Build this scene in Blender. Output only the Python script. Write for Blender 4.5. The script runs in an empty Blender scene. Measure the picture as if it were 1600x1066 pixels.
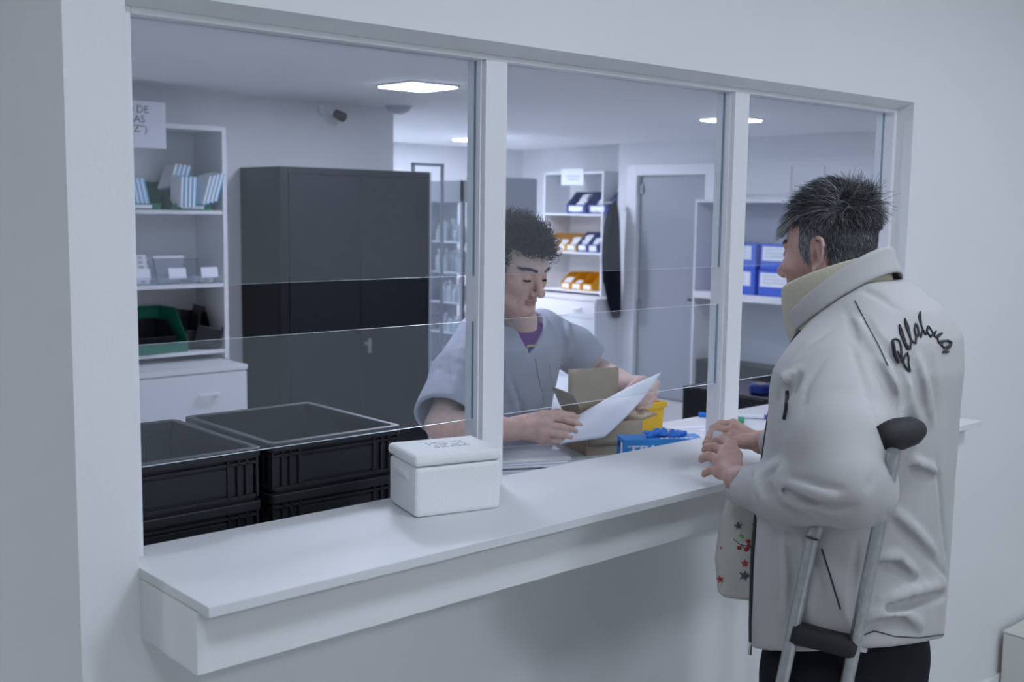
import bpy, bmesh, math, random
import numpy as np
from mathutils import Vector, Matrix, noise
random.seed(7)
np.random.seed(7)
PI = math.pi
sc = bpy.context.scene
col = sc.collection

# ------------------------------------------------------------------ camera
cam_d = bpy.data.cameras.new('camera')
cam = bpy.data.objects.new('camera', cam_d)
col.objects.link(cam)
CAM = Vector((-0.713840, -1.665949, 1.677500))
RT = Vector((0.745596, -0.666260, 0.013569))
UP = Vector((0.066641, 0.094804, 0.993263))
FW = Vector((0.663058, 0.739668, -0.115086))
cam.matrix_world = Matrix(((RT.x, UP.x, -FW.x, CAM.x), (RT.y, UP.y, -FW.y, CAM.y), (RT.z, UP.z, -FW.z, CAM.z), (0, 0, 0, 1)))
FPX = 1761.729
cam_d.sensor_width = 36.0
cam_d.lens = FPX / 1600 * 36.0
cam_d.clip_start = 0.05
cam_d.dof.use_dof = True
cam_d.dof.focus_distance = 2.3
cam_d.dof.aperture_fstop = 5.6
sc.camera = cam

# ------------------------------------------------------------------ world, exposure
w = bpy.data.worlds.new('world')
sc.world = w
w.use_nodes = True
w.node_tree.nodes['Background'].inputs[0].default_value = (0.55, 0.65, 0.8, 1)
w.node_tree.nodes['Background'].inputs[1].default_value = 0.3
sc.view_settings.view_transform = 'Standard'
sc.view_settings.look = 'None'
sc.view_settings.gamma = 1.0
sc.view_settings.use_curve_mapping = False
sc.view_settings.exposure = 0.0
sc.cycles.max_bounces = 10
sc.cycles.diffuse_bounces = 6
sc.cycles.transparent_max_bounces = 24
LAMP = (0.90, 0.985, 1.14)      # cool white of the lobby panels
LAMP_IN = (0.90, 0.94, 1.20)     # bluer panels of the office
LAMP_LOBBY = 17.2
LAMP_OFFICE = 56.0


# ------------------------------------------------------------------ helpers
def lin(c):
    return tuple(((v / 12.92) if v <= 0.04045 else ((v + 0.055) / 1.055) ** 2.4) for v in c)


def rgb(r, g, b):
    return lin((r / 255, g / 255, b / 255))


def mat(name, c, rough=0.6, metal=0.0, spec=0.5, bump=0.0, bscale=40.0, var=0.0, vscale=6.0, sub=0.0, emis=None, sheen=0.0):
    m = bpy.data.materials.new(name)
    m.use_nodes = True
    nt = m.node_tree
    b = nt.nodes['Principled BSDF']
    b.inputs['Base Color'].default_value = (*c, 1)
    b.inputs['Roughness'].default_value = rough
    b.inputs['Metallic'].default_value = metal
    b.inputs['Specular IOR Level'].default_value = spec
    if sheen:
        b.inputs['Sheen Weight'].default_value = sheen
    if sub:
        b.inputs['Subsurface Weight'].default_value = sub
        b.inputs['Subsurface Radius'].default_value = (0.012, 0.005, 0.003)
        b.inputs['Subsurface Scale'].default_value = 1.0
    tc = nt.nodes.new('ShaderNodeTexCoord')
    if var:
        n = nt.nodes.new('ShaderNodeTexNoise')
        n.inputs['Scale'].default_value = vscale
        n.inputs['Detail'].default_value = 4
        nt.links.new(tc.outputs['Object'], n.inputs['Vector'])
        r = nt.nodes.new('ShaderNodeValToRGB')
        r.color_ramp.elements[0].position = 0.3
        r.color_ramp.elements[1].position = 0.7
        r.color_ramp.elements[0].color = (*[max(0, v * (1 - var)) for v in c], 1)
        r.color_ramp.elements[1].color = (*[min(1, v * (1 + var)) for v in c], 1)
        nt.links.new(n.outputs['Fac'], r.inputs['Fac'])
        nt.links.new(r.outputs['Color'], b.inputs['Base Color'])
    if bump:
        n2 = nt.nodes.new('ShaderNodeTexNoise')
        n2.inputs['Scale'].default_value = bscale
        n2.inputs['Detail'].default_value = 5
        nt.links.new(tc.outputs['Object'], n2.inputs['Vector'])
        bp = nt.nodes.new('ShaderNodeBump')
        bp.inputs['Strength'].default_value = bump
        bp.inputs['Distance'].default_value = 0.01
        nt.links.new(n2.outputs['Fac'], bp.inputs['Height'])
        nt.links.new(bp.outputs['Normal'], b.inputs['Normal'])
    if emis:
        b.inputs['Emission Color'].default_value = (*emis[0], 1)
        b.inputs['Emission Strength'].default_value = emis[1]
    return m


def glass_mat(name, tint, k=1.0, film=0.0):
    """thin pane: see-through, a little mirror by Fresnel, and a faint film of dust on the outside"""
    m = bpy.data.materials.new(name)
    m.use_nodes = True
    nt = m.node_tree
    nt.nodes.clear()
    N = nt.nodes.new
    out = N('ShaderNodeOutputMaterial')
    mx = N('ShaderNodeMixShader')
    mf = N('ShaderNodeMixShader')
    tr = N('ShaderNodeBsdfTransparent')
    tr.inputs[0].default_value = (*tint, 1)
    df = N('ShaderNodeBsdfDiffuse')
    df.inputs[0].default_value = (0.80, 0.86, 0.95, 1)
    gl = N('ShaderNodeBsdfGlossy')
    gl.inputs['Roughness'].default_value = 0.03
    fr = N('ShaderNodeFresnel')
    fr.inputs['IOR'].default_value = 1.5
    ge = N('ShaderNodeNewGeometry')
    s = N('ShaderNodeMath')
    s.operation = 'SUBTRACT'
    s.inputs[0].default_value = 1.0
    nt.links.new(ge.outputs['Backfacing'], s.inputs[1])
    a = N('ShaderNodeMath')
    a.operation = 'MULTIPLY'
    a.inputs[1].default_value = k
    nt.links.new(fr.outputs['Fac'], a.inputs[0])
    mu = N('ShaderNodeMath')
    mu.operation = 'MULTIPLY'
    mu.use_clamp = True
    nt.links.new(a.outputs[0], mu.inputs[0])
    nt.links.new(s.outputs[0], mu.inputs[1])
    tc = N('ShaderNodeTexCoord')
    no = N('ShaderNodeTexNoise')
    no.inputs['Scale'].default_value = 1.6
    no.inputs['Detail'].default_value = 3
    nt.links.new(tc.outputs['Object'], no.inputs['Vector'])
    fm = N('ShaderNodeMath')
    fm.operation = 'MULTIPLY_ADD'
    fm.inputs[1].default_value = film * 0.5
    fm.inputs[2].default_value = film * 0.75
    nt.links.new(no.outputs['Fac'], fm.inputs[0])
    fs = N('ShaderNodeMath')
    fs.operation = 'MULTIPLY'
    nt.links.new(fm.outputs[0], fs.inputs[0])
    nt.links.new(s.outputs[0], fs.inputs[1])
    nt.links.new(fs.outputs[0], mf.inputs[0])
    nt.links.new(tr.outputs[0], mf.inputs[1])
    nt.links.new(df.outputs[0], mf.inputs[2])
    nt.links.new(mu.outputs[0], mx.inputs[0])
    nt.links.new(mf.outputs[0], mx.inputs[1])
    nt.links.new(gl.outputs[0], mx.inputs[2])
    nt.links.new(mx.outputs[0], out.inputs[0])
    return m


class MB:
    """collects shapes, then links them as one mesh object"""
    def __init__(s):
        s.v, s.f, s.m = [], [], []

    def add(s, vs, fs, mi=0):
        o = len(s.v)
        s.v += [tuple(v) for v in vs]
        s.f += [tuple(i + o for i in f) for f in fs]
        s.m += [mi] * len(fs)
        return s

    def box(s, x0, x1, y0, y1, z0, z1, mi=0, M=None):
        vs = [(x, y, z) for z in (z0, z1) for y in (y0, y1) for x in (x0, x1)]
        if M is not None:
            vs = [tuple(M @ Vector(v)) for v in vs]
        return s.add(vs, [(0, 2, 3, 1), (4, 5, 7, 6), (0, 1, 5, 4), (2, 6, 7, 3), (0, 4, 6, 2), (1, 3, 7, 5)], mi)

    def prism(s, poly, a, b, axis='x', mi=0):
        """poly of 2-D points extruded along axis from a to b"""
        n = len(poly)
        def p3(p, t):
            return {'x': (t, p[0], p[1]), 'y': (p[0], t, p[1]), 'z': (p[0], p[1], t)}[axis]
        vs = [p3(p, a) for p in poly] + [p3(p, b) for p in poly]
        fs = [tuple(range(n))[::-1], tuple(range(n, 2 * n))]
        fs += [(i, (i + 1) % n, n + (i + 1) % n, n + i) for i in range(n)]
        return s.add(vs, fs, mi)

    def tube(s, pts, r, n=10, mi=0, caps=True, flat=1.0):
        P = [Vector(p) for p in pts]
        R = r if hasattr(r, '__len__') else [r] * len(P)
        vs, fs = [], []
        ref = None
        for i, p in enumerate(P):
            t = (P[min(i + 1, len(P) - 1)] - P[max(i - 1, 0)])
            if t.length < 1e-9:
                t = Vector((0, 0, 1))
            t.normalize()
            if ref is None:
                ref = Vector((0, 0, 1)) if abs(t.z) < 0.9 else Vector((1, 0, 0))
            u = (ref - t * ref.dot(t)).normalized()
            ref = u
            v = t.cross(u)
            for k in range(n):
                a = 2 * PI * k / n
                vs.append(p + u * (R[i] * math.cos(a) * flat) + v * (R[i] * math.sin(a)))
        for i in range(len(P) - 1):
            for k in range(n):
                k2 = (k + 1) % n
                fs.append((i * n + k, i * n + k2, (i + 1) * n + k2, (i + 1) * n + k))
        if caps:
            fs.append(tuple(range(n))[::-1])
            fs.append(tuple(range((len(P) - 1) * n, len(P) * n)))
        return s.add(vs, fs, mi)

    def lathe(s, prof, n=24, c=(0, 0, 0), mi=0):
        vs, fs = [], []
        for (r, z) in prof:
            for k in range(n):
                a = 2 * PI * k / n
                vs.append((c[0] + r * math.cos(a), c[1] + r * math.sin(a), c[2] + z))
        for i in range(len(prof) - 1):
            for k in range(n):
                k2 = (k + 1) % n
                fs.append((i * n + k, i * n + k2, (i + 1) * n + k2, (i + 1) * n + k))
        fs.append(tuple(range(n))[::-1])
        fs.append(tuple(range((len(prof) - 1) * n, len(prof) * n)))
        return s.add(vs, fs, mi)

    def build(s, name, m, parent=None, bevel=0.0, seg=2, smooth=False, solid=0.0, sub=0):
        me = bpy.data.meshes.new(name)
        me.from_pydata(s.v, [], s.f)
        ms = m if isinstance(m, (list, tuple)) else [m]
        for q in ms:
            me.materials.append(q)
        me.polygons.foreach_set('material_index', s.m)
        me.update()
        bm = bmesh.new()
        bm.from_mesh(me)
        bmesh.ops.recalc_face_normals(bm, faces=bm.faces)
        bm.to_mesh(me)
        bm.free()
        o = bpy.data.objects.new(name, me)
        col.objects.link(o)
        if parent:
            o.parent = parent
        if smooth:
            me.polygons.foreach_set('use_smooth', [True] * len(me.polygons))
        if solid:
            md = o.modifiers.new('thick', 'SOLIDIFY')
            md.thickness = solid
            md.offset = 0
        if bevel:
            md = o.modifiers.new('bevel', 'BEVEL')
            md.width = bevel
            md.segments = seg
            md.limit_method = 'ANGLE'
            md.angle_limit = math.radians(40)
            md.harden_normals = False
        if sub:
            md = o.modifiers.new('sub', 'SUBSURF')
            md.levels = sub
            md.render_levels = sub
        return o


def tag(o, label, cat, group=None, kind=None):
    o['label'] = label
    o['category'] = cat
    if group:
        o['group'] = group
    if kind:
        o['kind'] = kind
    return o


def thing(name, label, cat, loc=(0, 0, 0), rz=0.0, group=None):
    o = bpy.data.objects.new(name, None)
    o.empty_display_size = 0.05
    col.objects.link(o)
    o.location = loc
    o.rotation_euler = (0, 0, rz)
    tag(o, label, cat, group)
    return o


def struct(o, label=None):
    o['kind'] = 'structure'
    if label:
        o['label'] = label
    return o


def copy_tree(o, parent=None):
    c = o.copy()
    col.objects.link(c)
    if parent:
        c.parent = parent
    for ch in list(o.children):
        copy_tree(ch, c)
    return c


def dup(o, label, loc=None, rot=None, group=None):
    c = copy_tree(o)
    c['label'] = label
    if group:
        c['group'] = group
    if loc is not None:
        c.location = loc
    if rot is not None:
        c.rotation_euler = rot
    return c


def flat_text(body, size, align='CENTER'):
    """outline of a word as a flat mesh (verts, faces) in the xy plane"""
    cu = bpy.data.curves.new('word', 'FONT')
    cu.body = body
    cu.size = size
    cu.align_x = align
    cu.align_y = 'CENTER'
    cu.resolution_u = 4
    o = bpy.data.objects.new('word', cu)
    col.objects.link(o)
    dg = bpy.context.evaluated_depsgraph_get()
    me = bpy.data.meshes.new_from_object(o.evaluated_get(dg))
    vs = [tuple(v.co) for v in me.vertices]
    fs = [tuple(p.vertices) for p in me.polygons]
    bpy.data.objects.remove(o)
    bpy.data.meshes.remove(me)
    return vs, fs


def put_text(mb, body, size, M, mi=0, bold=0.0):
    vs, fs = flat_text(body, size)
    mb.add([tuple(M @ Vector(v)) for v in vs], fs, mi)


def frame_m(o, ex, ey):
    """matrix taking the xy plane to the plane through o along ex, ey"""
    ex = Vector(ex).normalized()
    ey = Vector(ey)
    ey = (ey - ex * ex.dot(ey)).normalized()
    ez = ex.cross(ey)
    return Matrix(((ex.x, ey.x, ez.x, o[0]), (ex.y, ey.y, ez.y, o[1]), (ex.z, ey.z, ez.z, o[2]), (0, 0, 0, 1)))


# ------------------------------------------------------------------ materials
M = {}
M['wall'] = mat('white wall paint', (0.79, 0.80, 0.80), 0.75, spec=0.25, bump=0.05, bscale=120, var=0.012, vscale=1.5)
M['wall_in'] = mat('office wall paint', (0.72, 0.735, 0.75), 0.8, spec=0.2, bump=0.04, bscale=90)
M['ceil'] = mat('ceiling paint', (0.90, 0.90, 0.90), 0.9, spec=0.1)
M['floor'] = mat('grey floor tile', (0.62, 0.62, 0.62), 0.45, var=0.05, vscale=3)
M['floor_l'] = mat('worn grey lobby floor', (0.50, 0.495, 0.49), 0.5, var=0.05, vscale=3)
M['lam'] = mat('white laminate', (0.70, 0.72, 0.73), 0.5, spec=0.4, bump=0.02, bscale=200)
M['lam_edge'] = mat('laminate edge band', (0.66, 0.69, 0.71), 0.45)
M['chip'] = mat('raw chipboard edge', (0.62, 0.55, 0.42), 0.8)
M['alu'] = mat('white lacquered frame', (0.80, 0.81, 0.83), 0.4)
M['mel'] = mat('white melamine', (0.74, 0.755, 0.77), 0.45, bump=0.02, bscale=60)
M['glass'] = glass_mat('clear pane', (0.955, 0.98, 0.985), 0.45, 0.076)
M['glass_edge'] = mat('pane edge with painted glint', (0.80, 0.88, 0.93), 0.25)  # pale colour stands in for light caught in the polished edge
M['glass_side'] = mat('blue green pane edge', (0.16, 0.27, 0.36), 0.15, spec=0.6)
M['dark'] = mat('anthracite cabinet lacquer', (0.008, 0.0095, 0.013), 0.42, spec=0.4, bump=0.02, bscale=150)
M['black'] = mat('black crate plastic', (0.010, 0.012, 0.016), 0.42, spec=0.45, bump=0.03, bscale=80)
M['foam'] = mat('white polystyrene', (0.86, 0.88, 0.88), 0.7, spec=0.3, bump=0.12, bscale=260)
M['ink'] = mat('faded grey ink', (0.42, 0.44, 0.5), 0.8)
M['ink_dark'] = mat('dark ink', (0.10, 0.11, 0.14), 0.8)
M['green'] = mat('green bin plastic', (0.010, 0.17, 0.105), 0.4, var=0.06)
M['blackbin'] = mat('black bin plastic', (0.014, 0.015, 0.019), 0.4)
M['blue'] = mat('blue bin plastic', (0.012, 0.035, 0.23), 0.4)
M['boxblue'] = mat('royal blue file box', (0.06, 0.14, 0.60), 0.4)
M['yellow'] = mat('yellow bin plastic', (0.72, 0.36, 0.008), 0.4)
M['tubyellow'] = mat('yellow tub plastic', (0.85, 0.52, 0.005), 0.35)
M['paper'] = mat('white paper', (0.83, 0.85, 0.92), 0.85, spec=0.1)
M['medblue'] = mat('pale blue carton', (0.10, 0.46, 0.80), 0.55)
M['medwhite'] = mat('white carton', (0.78, 0.80, 0.82), 0.6)
M['medink'] = mat('carton print', (0.05, 0.09, 0.22), 0.6)
M['clear'] = glass_mat('clear plastic', (0.95, 0.97, 0.985), 1.0, 0.14)
M['card'] = mat('brown cardboard', (0.42, 0.35, 0.26), 0.85, spec=0.1, var=0.05, vscale=14, bump=0.05, bscale=60)
M['card_edge'] = mat('cardboard edge', (0.62, 0.55, 0.44), 0.9)
M['glovebox'] = mat('blue glove carton', (0.03, 0.24, 0.62), 0.45)
M['glove'] = mat('blue nitrile glove', (0.03, 0.19, 0.66), 0.4, spec=0.4)
M['navy'] = mat('navy print', (0.01, 0.03, 0.12), 0.5)
M['steel'] = mat('brushed steel', (0.55, 0.56, 0.57), 0.35, metal=1.0)
M['chrome'] = mat('chrome', (0.75, 0.75, 0.76), 0.15, metal=1.0)
M['grey'] = mat('grey metal cabinet', (0.40, 0.43, 0.47), 0.5)
M['greyframe'] = mat('grey frame', (0.30, 0.33, 0.38), 0.45)
M['door'] = mat('grey door leaf', (0.33, 0.36, 0.39), 0.45, var=0.03, vscale=1.2)
M['rubber'] = mat('black rubber', (0.012, 0.012, 0.014), 0.7, bump=0.1, bscale=200)
M['coat'] = mat('dark navy coat cloth', (0.012, 0.016, 0.026), 0.95, spec=0.1, bump=0.1, bscale=80)
M['bottle'] = mat('white bottle plastic', (0.62, 0.68, 0.72), 0.4)
M['camwhite'] = mat('white camera housing', (0.72, 0.74, 0.77), 0.4)
M['panel'] = mat('lamp diffuser', (0.9, 0.9, 0.9), 0.5, emis=(LAMP, LAMP_LOBBY))
M['panel_in'] = mat('office lamp diffuser', (0.9, 0.9, 0.9), 0.5, emis=(LAMP_IN, LAMP_OFFICE))
M['panel_far'] = mat('alcove lamp diffuser', (0.9, 0.9, 0.9), 0.5, emis=(LAMP_IN, LAMP_OFFICE * 2.05))
M['panel_fill'] = mat('rear fill lamp diffuser', (0.9, 0.9, 0.9), 0.5, emis=(LAMP, LAMP_LOBBY * 3.6))
M['detector'] = mat('pale lilac detector plastic', (0.48, 0.49, 0.58), 0.5)
M['bench'] = mat('off white bench', (0.66, 0.67, 0.62), 0.5)
M['pen_blue'] = mat('blue pen plastic', (0.02, 0.20, 0.70), 0.35)
M['pen_green'] = mat('green cap plastic', (0.02, 0.42, 0.16), 0.35)
M['pen_purple'] = mat('purple band', (0.10, 0.08, 0.42), 0.4)
M['marker_green'] = mat('green marker ink', (0.10, 0.42, 0.40), 0.8)
# ================================================================== SETTING
ZC, ZL = 2.304, 2.62           # office ceiling, lobby ceiling
XO = 2.296                     # right side of the service opening
CT = 1.112                     # counter top
DT = 1.03                      # office desk top

b = MB()
b.box(-0.094, 0, 0, 0.107, 0, ZL)
b.box(XO, 5.5, 0, 0.107, 0, ZL)
b.box(0, XO, 0, 0.107, 0, CT - 0.016)
b.prism([(0, 1.997), (0.05, 1.981), (0.107, 1.981), (0.107, ZL), (0, ZL)], 0, XO, 'x')
struct(b.build('wall_front', M['wall']))
b = MB(); b.box(-0.094, 0, 0.107, 5.0, 0, ZL); struct(b.build('wall_left', M['wall']))
b = MB(); b.box(-0.05, 7.6, 0.05, 7.5, -0.1, 0); struct(b.build('floor', M['floor']))
b = MB(); b.box(-4.1, 5.6, -4.6, 0.05, -0.1, 0); b.box(-4.1, -0.05, 0.05, 5.1, -0.1, 0); struct(b.build('floor_lobby', M['floor_l']))
b = MB(); b.box(0, 7.6, 0.107, 7.5, ZC, ZC + 0.1); struct(b.build('ceiling', M['ceil']))
b = MB(); b.box(-4.1, 5.6, -4.6, 0.0, ZL, ZL + 0.1); b.box(-4.1, -0.05, 0, 5.1, ZL, ZL + 0.1); struct(b.build('ceiling_lobby', M['ceil']))
b = MB(); b.box(0, 3.52, 4.2, 4.35, 0, ZC); b.box(3.40, 3.52, 4.35, 7.35, 0, ZC); struct(b.build('wall_back', M['wall_in']))
b = MB(); b.box(3.52, 7.5, 7.2, 7.35, 0, ZC); b.box(7.35, 7.5, 5.5, 7.2, 0, ZC); struct(b.build('wall_alcove', M['wall_in']))
b = MB()
b.box(7.0, 7.5, 5.30, 5.5, 0, ZC); b.box(7.0, 7.5, 0.107, 4.46, 0, ZC); b.box(7.0, 7.5, 4.46, 5.30, 2.03, ZC)
struct(b.build('wall_right', M['wall_in']))
b = MB(); b.box(-4.1, 5.6, -4.6, -4.5, 0, ZL); struct(b.build('wall_lobby_rear', M['wall']))
b = MB(); b.box(5.5, 5.6, -4.5, 0.107, 0, ZL); struct(b.build('wall_lobby_right', M['wall']))
b = MB(); b.box(-4.1, -4, -4.5, 5, 0, ZL); b.box(-4.0, -0.094, 5, 5.1, 0, ZL); struct(b.build('wall_lobby_left', M['wall']))
b = MB(); b.box(XO - 0.5, 5.5, -0.014, 0, 0, 0.105); struct(b.build('baseboard_front', M['wall'], bevel=0.003))

# the glazed service window: frame, two mullions, six panes
win = thing('window_1', 'white framed service window of three glazed bays over the counter', 'window')
win['kind'] = 'structure'
b = MB()
b.box(0, 0.03, 0.05, 0.107, CT, 1.981); b.box(2.28, XO, 0.05, 0.107, CT, 1.981); b.box(0.03, 2.28, 0.05, 0.107, 1.970, 1.981)
b.build('window_frame', M['alu'], win, bevel=0.0015)
for x0, x1 in ((0.747, 0.803), (1.541, 1.598)):
    b = MB(); b.box(x0, x1, 0.05, 0.107, CT, 1.970); b.box(x0 - 0.004, x0, 0.062, 0.074, CT, 1.97); b.box(x1, x1 + 0.004, 0.062, 0.074, CT, 1.97)
    b.build('mullion', M['alu'], win, bevel=0.001)
for x0, x1 in ((0.0305, 0.7465), (0.8035, 1.5405), (1.5985, 2.2795)):
    for z0, z1 in ((1.5455, 1.9695), (1.252, 1.453)):
        b = MB()
        y0, y1 = 0.080, 0.086
        b.box(x0, x1, y0, y1, z0, z1)
        b.m = [1, 1, 0, 0, 2, 2]
        o = b.build('glass_pane', [M['glass'], M['glass_edge'], M['glass_side']], win)

# ceiling panels
def panel(x, y, z, label, m, s=0.142, t=0.014):
    t_ = thing('ceiling_light', label, 'light', (x, y, z))
    b = MB(); b.box(-s - 0.012, s + 0.012, -s - 0.012, s + 0.012, -0.010, 0); b.build('frame', M['camwhite'], t_, bevel=0.004)
    b = MB(); b.box(-s, s, -s, s, -t, -0.0102); b.build('diffuser', m, t_, bevel=0.003)
    return t_

panel(2.82, 3.02, ZC, 'square ceiling light nearest the glass, left of the security camera view', M['panel_in'])['label'] = 'large looking square ceiling light seen through the left pane'
panel(5.80, 6.12, ZC, 'x', M['panel_far'])['label'] = 'square ceiling light in the far alcove, half hidden by the first mullion'
panel(5.46, 3.06, ZC, 'x', M['panel_in'])['label'] = 'square ceiling light just left of the second mullion'
panel(4.45, 6.2, ZC, 'x', M['panel_far'])['label'] = 'added square fill light in the far alcove, hidden above the glazed cabinet'  # unseen lamp added to brighten the far alcove
panel(1.4, 1.35, ZC, 'x', M['panel_in'])['label'] = 'added square fill light above the office desk, out of the frame'  # unseen lamp, added to light the man in scrubs from above
for x, y, lab in ((-0.55, -1.2, 'square lobby ceiling light nearest the camera, left end of the row'), (0.85, -1.2, 'square lobby ceiling light over the polystyrene box'), (2.2, -1.25, 'square lobby ceiling light over the customer'),
                  (3.6, -1.3, 'square lobby ceiling light over the white bench'), (1.2, -3.3, 'unseen square lobby fill light behind the camera'), (-2.4, 2.0, 'unseen square corridor fill light left of the partition')):
    panel(x, y, ZL, lab, M['panel'] if -2 < y < 0 else M['panel_fill'], s=0.19)  # rear and corridor panels are unseen fill, boosted to raise the ambient light

# ================================================================== COUNTER
ct = thing('counter', 'long white laminate service counter under the glazed window', 'counter')
b = MB()
b.prism([(0, 0.107), (0, 0), (0.0, -0.234), (2.337, -0.234), (2.337, -0.0005), (XO, -0.0005), (XO, 0.107)], CT - 0.016, CT, 'z')
b.build('worktop', M['lam'], ct, bevel=0.0012)
b = MB()
b.box(0.0, 2.325, -0.194, -0.0005, 0.998, CT - 0.0175); b.build('apron', M['wall'], ct, bevel=0.001)
b = MB(); b.box(0.0, 2.325, -0.190, -0.001, CT - 0.0174, CT - 0.0161); b.build('chipboard_strip', M['chip'], ct)

dk = thing('desk', 'white office desk behind the service window, lower than the counter', 'desk', (0, 0.109, 0))
b = MB(); b.box(0.005, 3.3, 0, 0.478, DT - 0.028, DT); b.build('desktop', M['lam'], dk, bevel=0.0015)
for x in (0.03, 1.6, 3.2):
    b = MB(); b.box(x, x + 0.03, 0.02, 0.45, 0, DT - 0.0285); b.build('support_panel', M['mel'], dk)

# polystyrene cool box on the counter
fb = thing('polystyrene_box', 'small white polystyrene cool box with lid standing on the counter', 'box', (0.502, -0.049, CT), math.radians(-14.3))
W, D, H = 0.182, 0.140, 0.118
b = MB()
t = 0.003
b.prism([(t, t), (W - t, t), (W - t, D - t), (t, D - t)], 0.0, 0.094, 'z')
o = b.build('body', M['foam'], fb, bevel=0.008, seg=3)
b = MB()
b.box(0, W, 0, D, 0.0955, H)
o = b.build('lid', M['foam'], fb, bevel=0.009, seg=3)
b = MB()
b.box(-0.0012, 0.004, 0.035, 0.105, 0.066, 0.086)
b.box(-0.004, 0.002, 0.042, 0.098, 0.072, 0.082)
b.build('grip', M['foam'], fb, bevel=0.002)
b = MB()
rr = random.Random(3)
for row in range(4):
    for k in range(9):
        if rr.random() < 0.85:
            x = 0.062 + k * 0.0085 + rr.uniform(-0.001, 0.001)
            y = 0.052 + row * 0.013
            b.box(x, x + rr.uniform(0.004, 0.0075), y, y + rr.uniform(0.004, 0.009), H, H + 0.0002)
b.build('printed_label', M['ink'], fb)

# ================================================================== CRATES
def crate_parts(root, W=0.308, D=0.365, H=0.105):
    w = 0.004
    b = MB()
    b.box(-W / 2 + 0.012, W / 2 - 0.012, 0.012, D - 0.012, 0, w)
    i = 0.012
    for (x0, x1, y0, y1) in ((-W / 2 + i, W / 2 - i, i, i + w), (-W / 2 + i, W / 2 - i, D - i - w, D - i), (-W / 2 + i, -W / 2 + i + w, i, D - i), (W / 2 - i - w, W / 2 - i, i, D - i)):
        b.box(x0, x1, y0, y1, 0, H)
    # ribs: uprights near the corners, lower and upper belt, raised panel
    for y0, y1, s in ((i - 0.006, i, -1), (D - i, D - i + 0.006, 1)):
        for fx in (-0.47, -0.40, -0.345, -0.28, 0.28, 0.345, 0.40, 0.47):
            b.box(W * fx - 0.0028, W * fx + 0.0028, y0, y1, 0.012, H - 0.018)
        b.box(-W / 2 + i, W / 2 - i, y0, y1, 0.010, 0.018)
        b.box(-W / 2 + i, W / 2 - i, y0, y1, H - 0.030, H - 0.024)
        b.box(-W * 0.275, W * 0.275, y0 + 0.0035 * (s < 0), y1 - 0.0035 * (s > 0), 0.022, H - 0.034)
    for x0, x1 in ((-W / 2 + i - 0.006, -W / 2 + i), (W / 2 - i, W / 2 - i + 0.006)):
        for fy in (0.05, 0.12, 0.2, 0.8, 0.88, 0.95):
            b.box(x0, x1, D * fy - 0.0028, D * fy + 0.0028, 0.012, H - 0.018)
        b.box(x0, x1, i, D - i, 0.010, 0.018)
        b.box(x0, x1, i, D - i, H - 0.030, H - 0.024)
    b.build('shell', M['black'], root, bevel=0.001, seg=1)
    b = MB()
    # rim as a rounded frame
    def rr_(x0, x1, y0, y1, r, n=5):
        P = []
        for cx, cy, a0 in ((x1 - r, y1 - r, 0), (x0 + r, y1 - r, 90), (x0 + r, y0 + r, 180), (x1 - r, y0 + r, 270)):
            for k in range(n + 1):
                a = math.radians(a0 + 90 * k / n)
                P.append((cx + r * math.cos(a), cy + r * math.sin(a)))
        return P
    A = rr_(-W / 2, W / 2, 0, D, 0.016)
    B = rr_(-W / 2 + 0.0165, W / 2 - 0.0165, 0.0165, D - 0.0165, 0.008)
    n = len(A)
    vs = [(p[0], p[1], H - 0.018) for p in A] + [(p[0], p[1], H) for p in A] + [(p[0], p[1], H) for p in B] + [(p[0], p[1], H - 0.018) for p in B]
    fs = []
    for k in range(n):
        k2 = (k + 1) % n
        for L in range(4):
            L2 = (L + 1) % 4
            fs.append((L * n + k, L * n + k2, L2 * n + k2, L2 * n + k))
    b.add(vs, fs)
    b.build('rim', M['black'], root, bevel=0.0022, seg=2)

cr = thing('crate', 'x', 'crate', (0.162, 0.170, DT + 0.1), group='black plastic crates on the desk')
cr['label'] = 'black plastic crate on top of the left stack beside the window jamb'
crate_parts(cr)
dup(cr, 'black plastic crate on top of the right stack beside the polystyrene box', (0.493, 0.185, DT + 0.1))
dup(cr, 'black plastic crate under the left stack beside the window jamb', (0.162, 0.170, DT))
dup(cr, 'black plastic crate under the right stack beside the polystyrene box', (0.493, 0.185, DT))

# ================================================================== OPEN FRONT BINS
def open_bin(root, W, D, H, m, front=0.42, card=None, w=0.003):
    """hopper-front storage bin: front at y=0, back at y=D, x centred"""
    b = MB()
    b.box(-W / 2, W / 2, 0, D, 0, w)
    b.box(-W / 2, W / 2, D - w, D, w, H)
    b.prism([(0, w), (w, w), (w - 0.008, H * front), (-0.008, H * front)], -W / 2, W / 2, 'x')
    pr = [(0, w), (D - w, w), (D - w, H), (D * 0.42, H), (-0.008, H * front)]
    b.prism(pr, -W / 2, -W / 2 + w, 'x')
    b.prism(pr, W / 2 - w, W / 2, 'x')
    for s in (-1, 1):                                   # side ribs and turned rim
        for fy in (0.25, 0.45, 0.65):
            x = s * W / 2
            b.box(min(x, x + s * 0.0025), max(x, x + s * 0.0025), D * fy, D * fy + 0.004, w, H * 0.8 if fy > 0.4 else H * 0.5)
        x = s * W / 2
        b.box(min(x, x + s * 0.004), max(x, x + s * 0.004), D * 0.42, D, H - 0.006, H)
    b.box(-W / 2, W / 2, D, D + 0.004, H - 0.008, H)
    b.box(-W / 2, W / 2, -0.012, -0.004, H * front - 0.006, H * front)
    b.build('bin_body', m, root, bevel=0.001, seg=1)
    if card:
        b = MB()
        b.box(-W * card[0] / 2, W * card[0] / 2, -0.0105, -0.0088, H * front * 0.25, H * front * 0.85)
        b.build('label_card', M['paper'], root)

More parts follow.
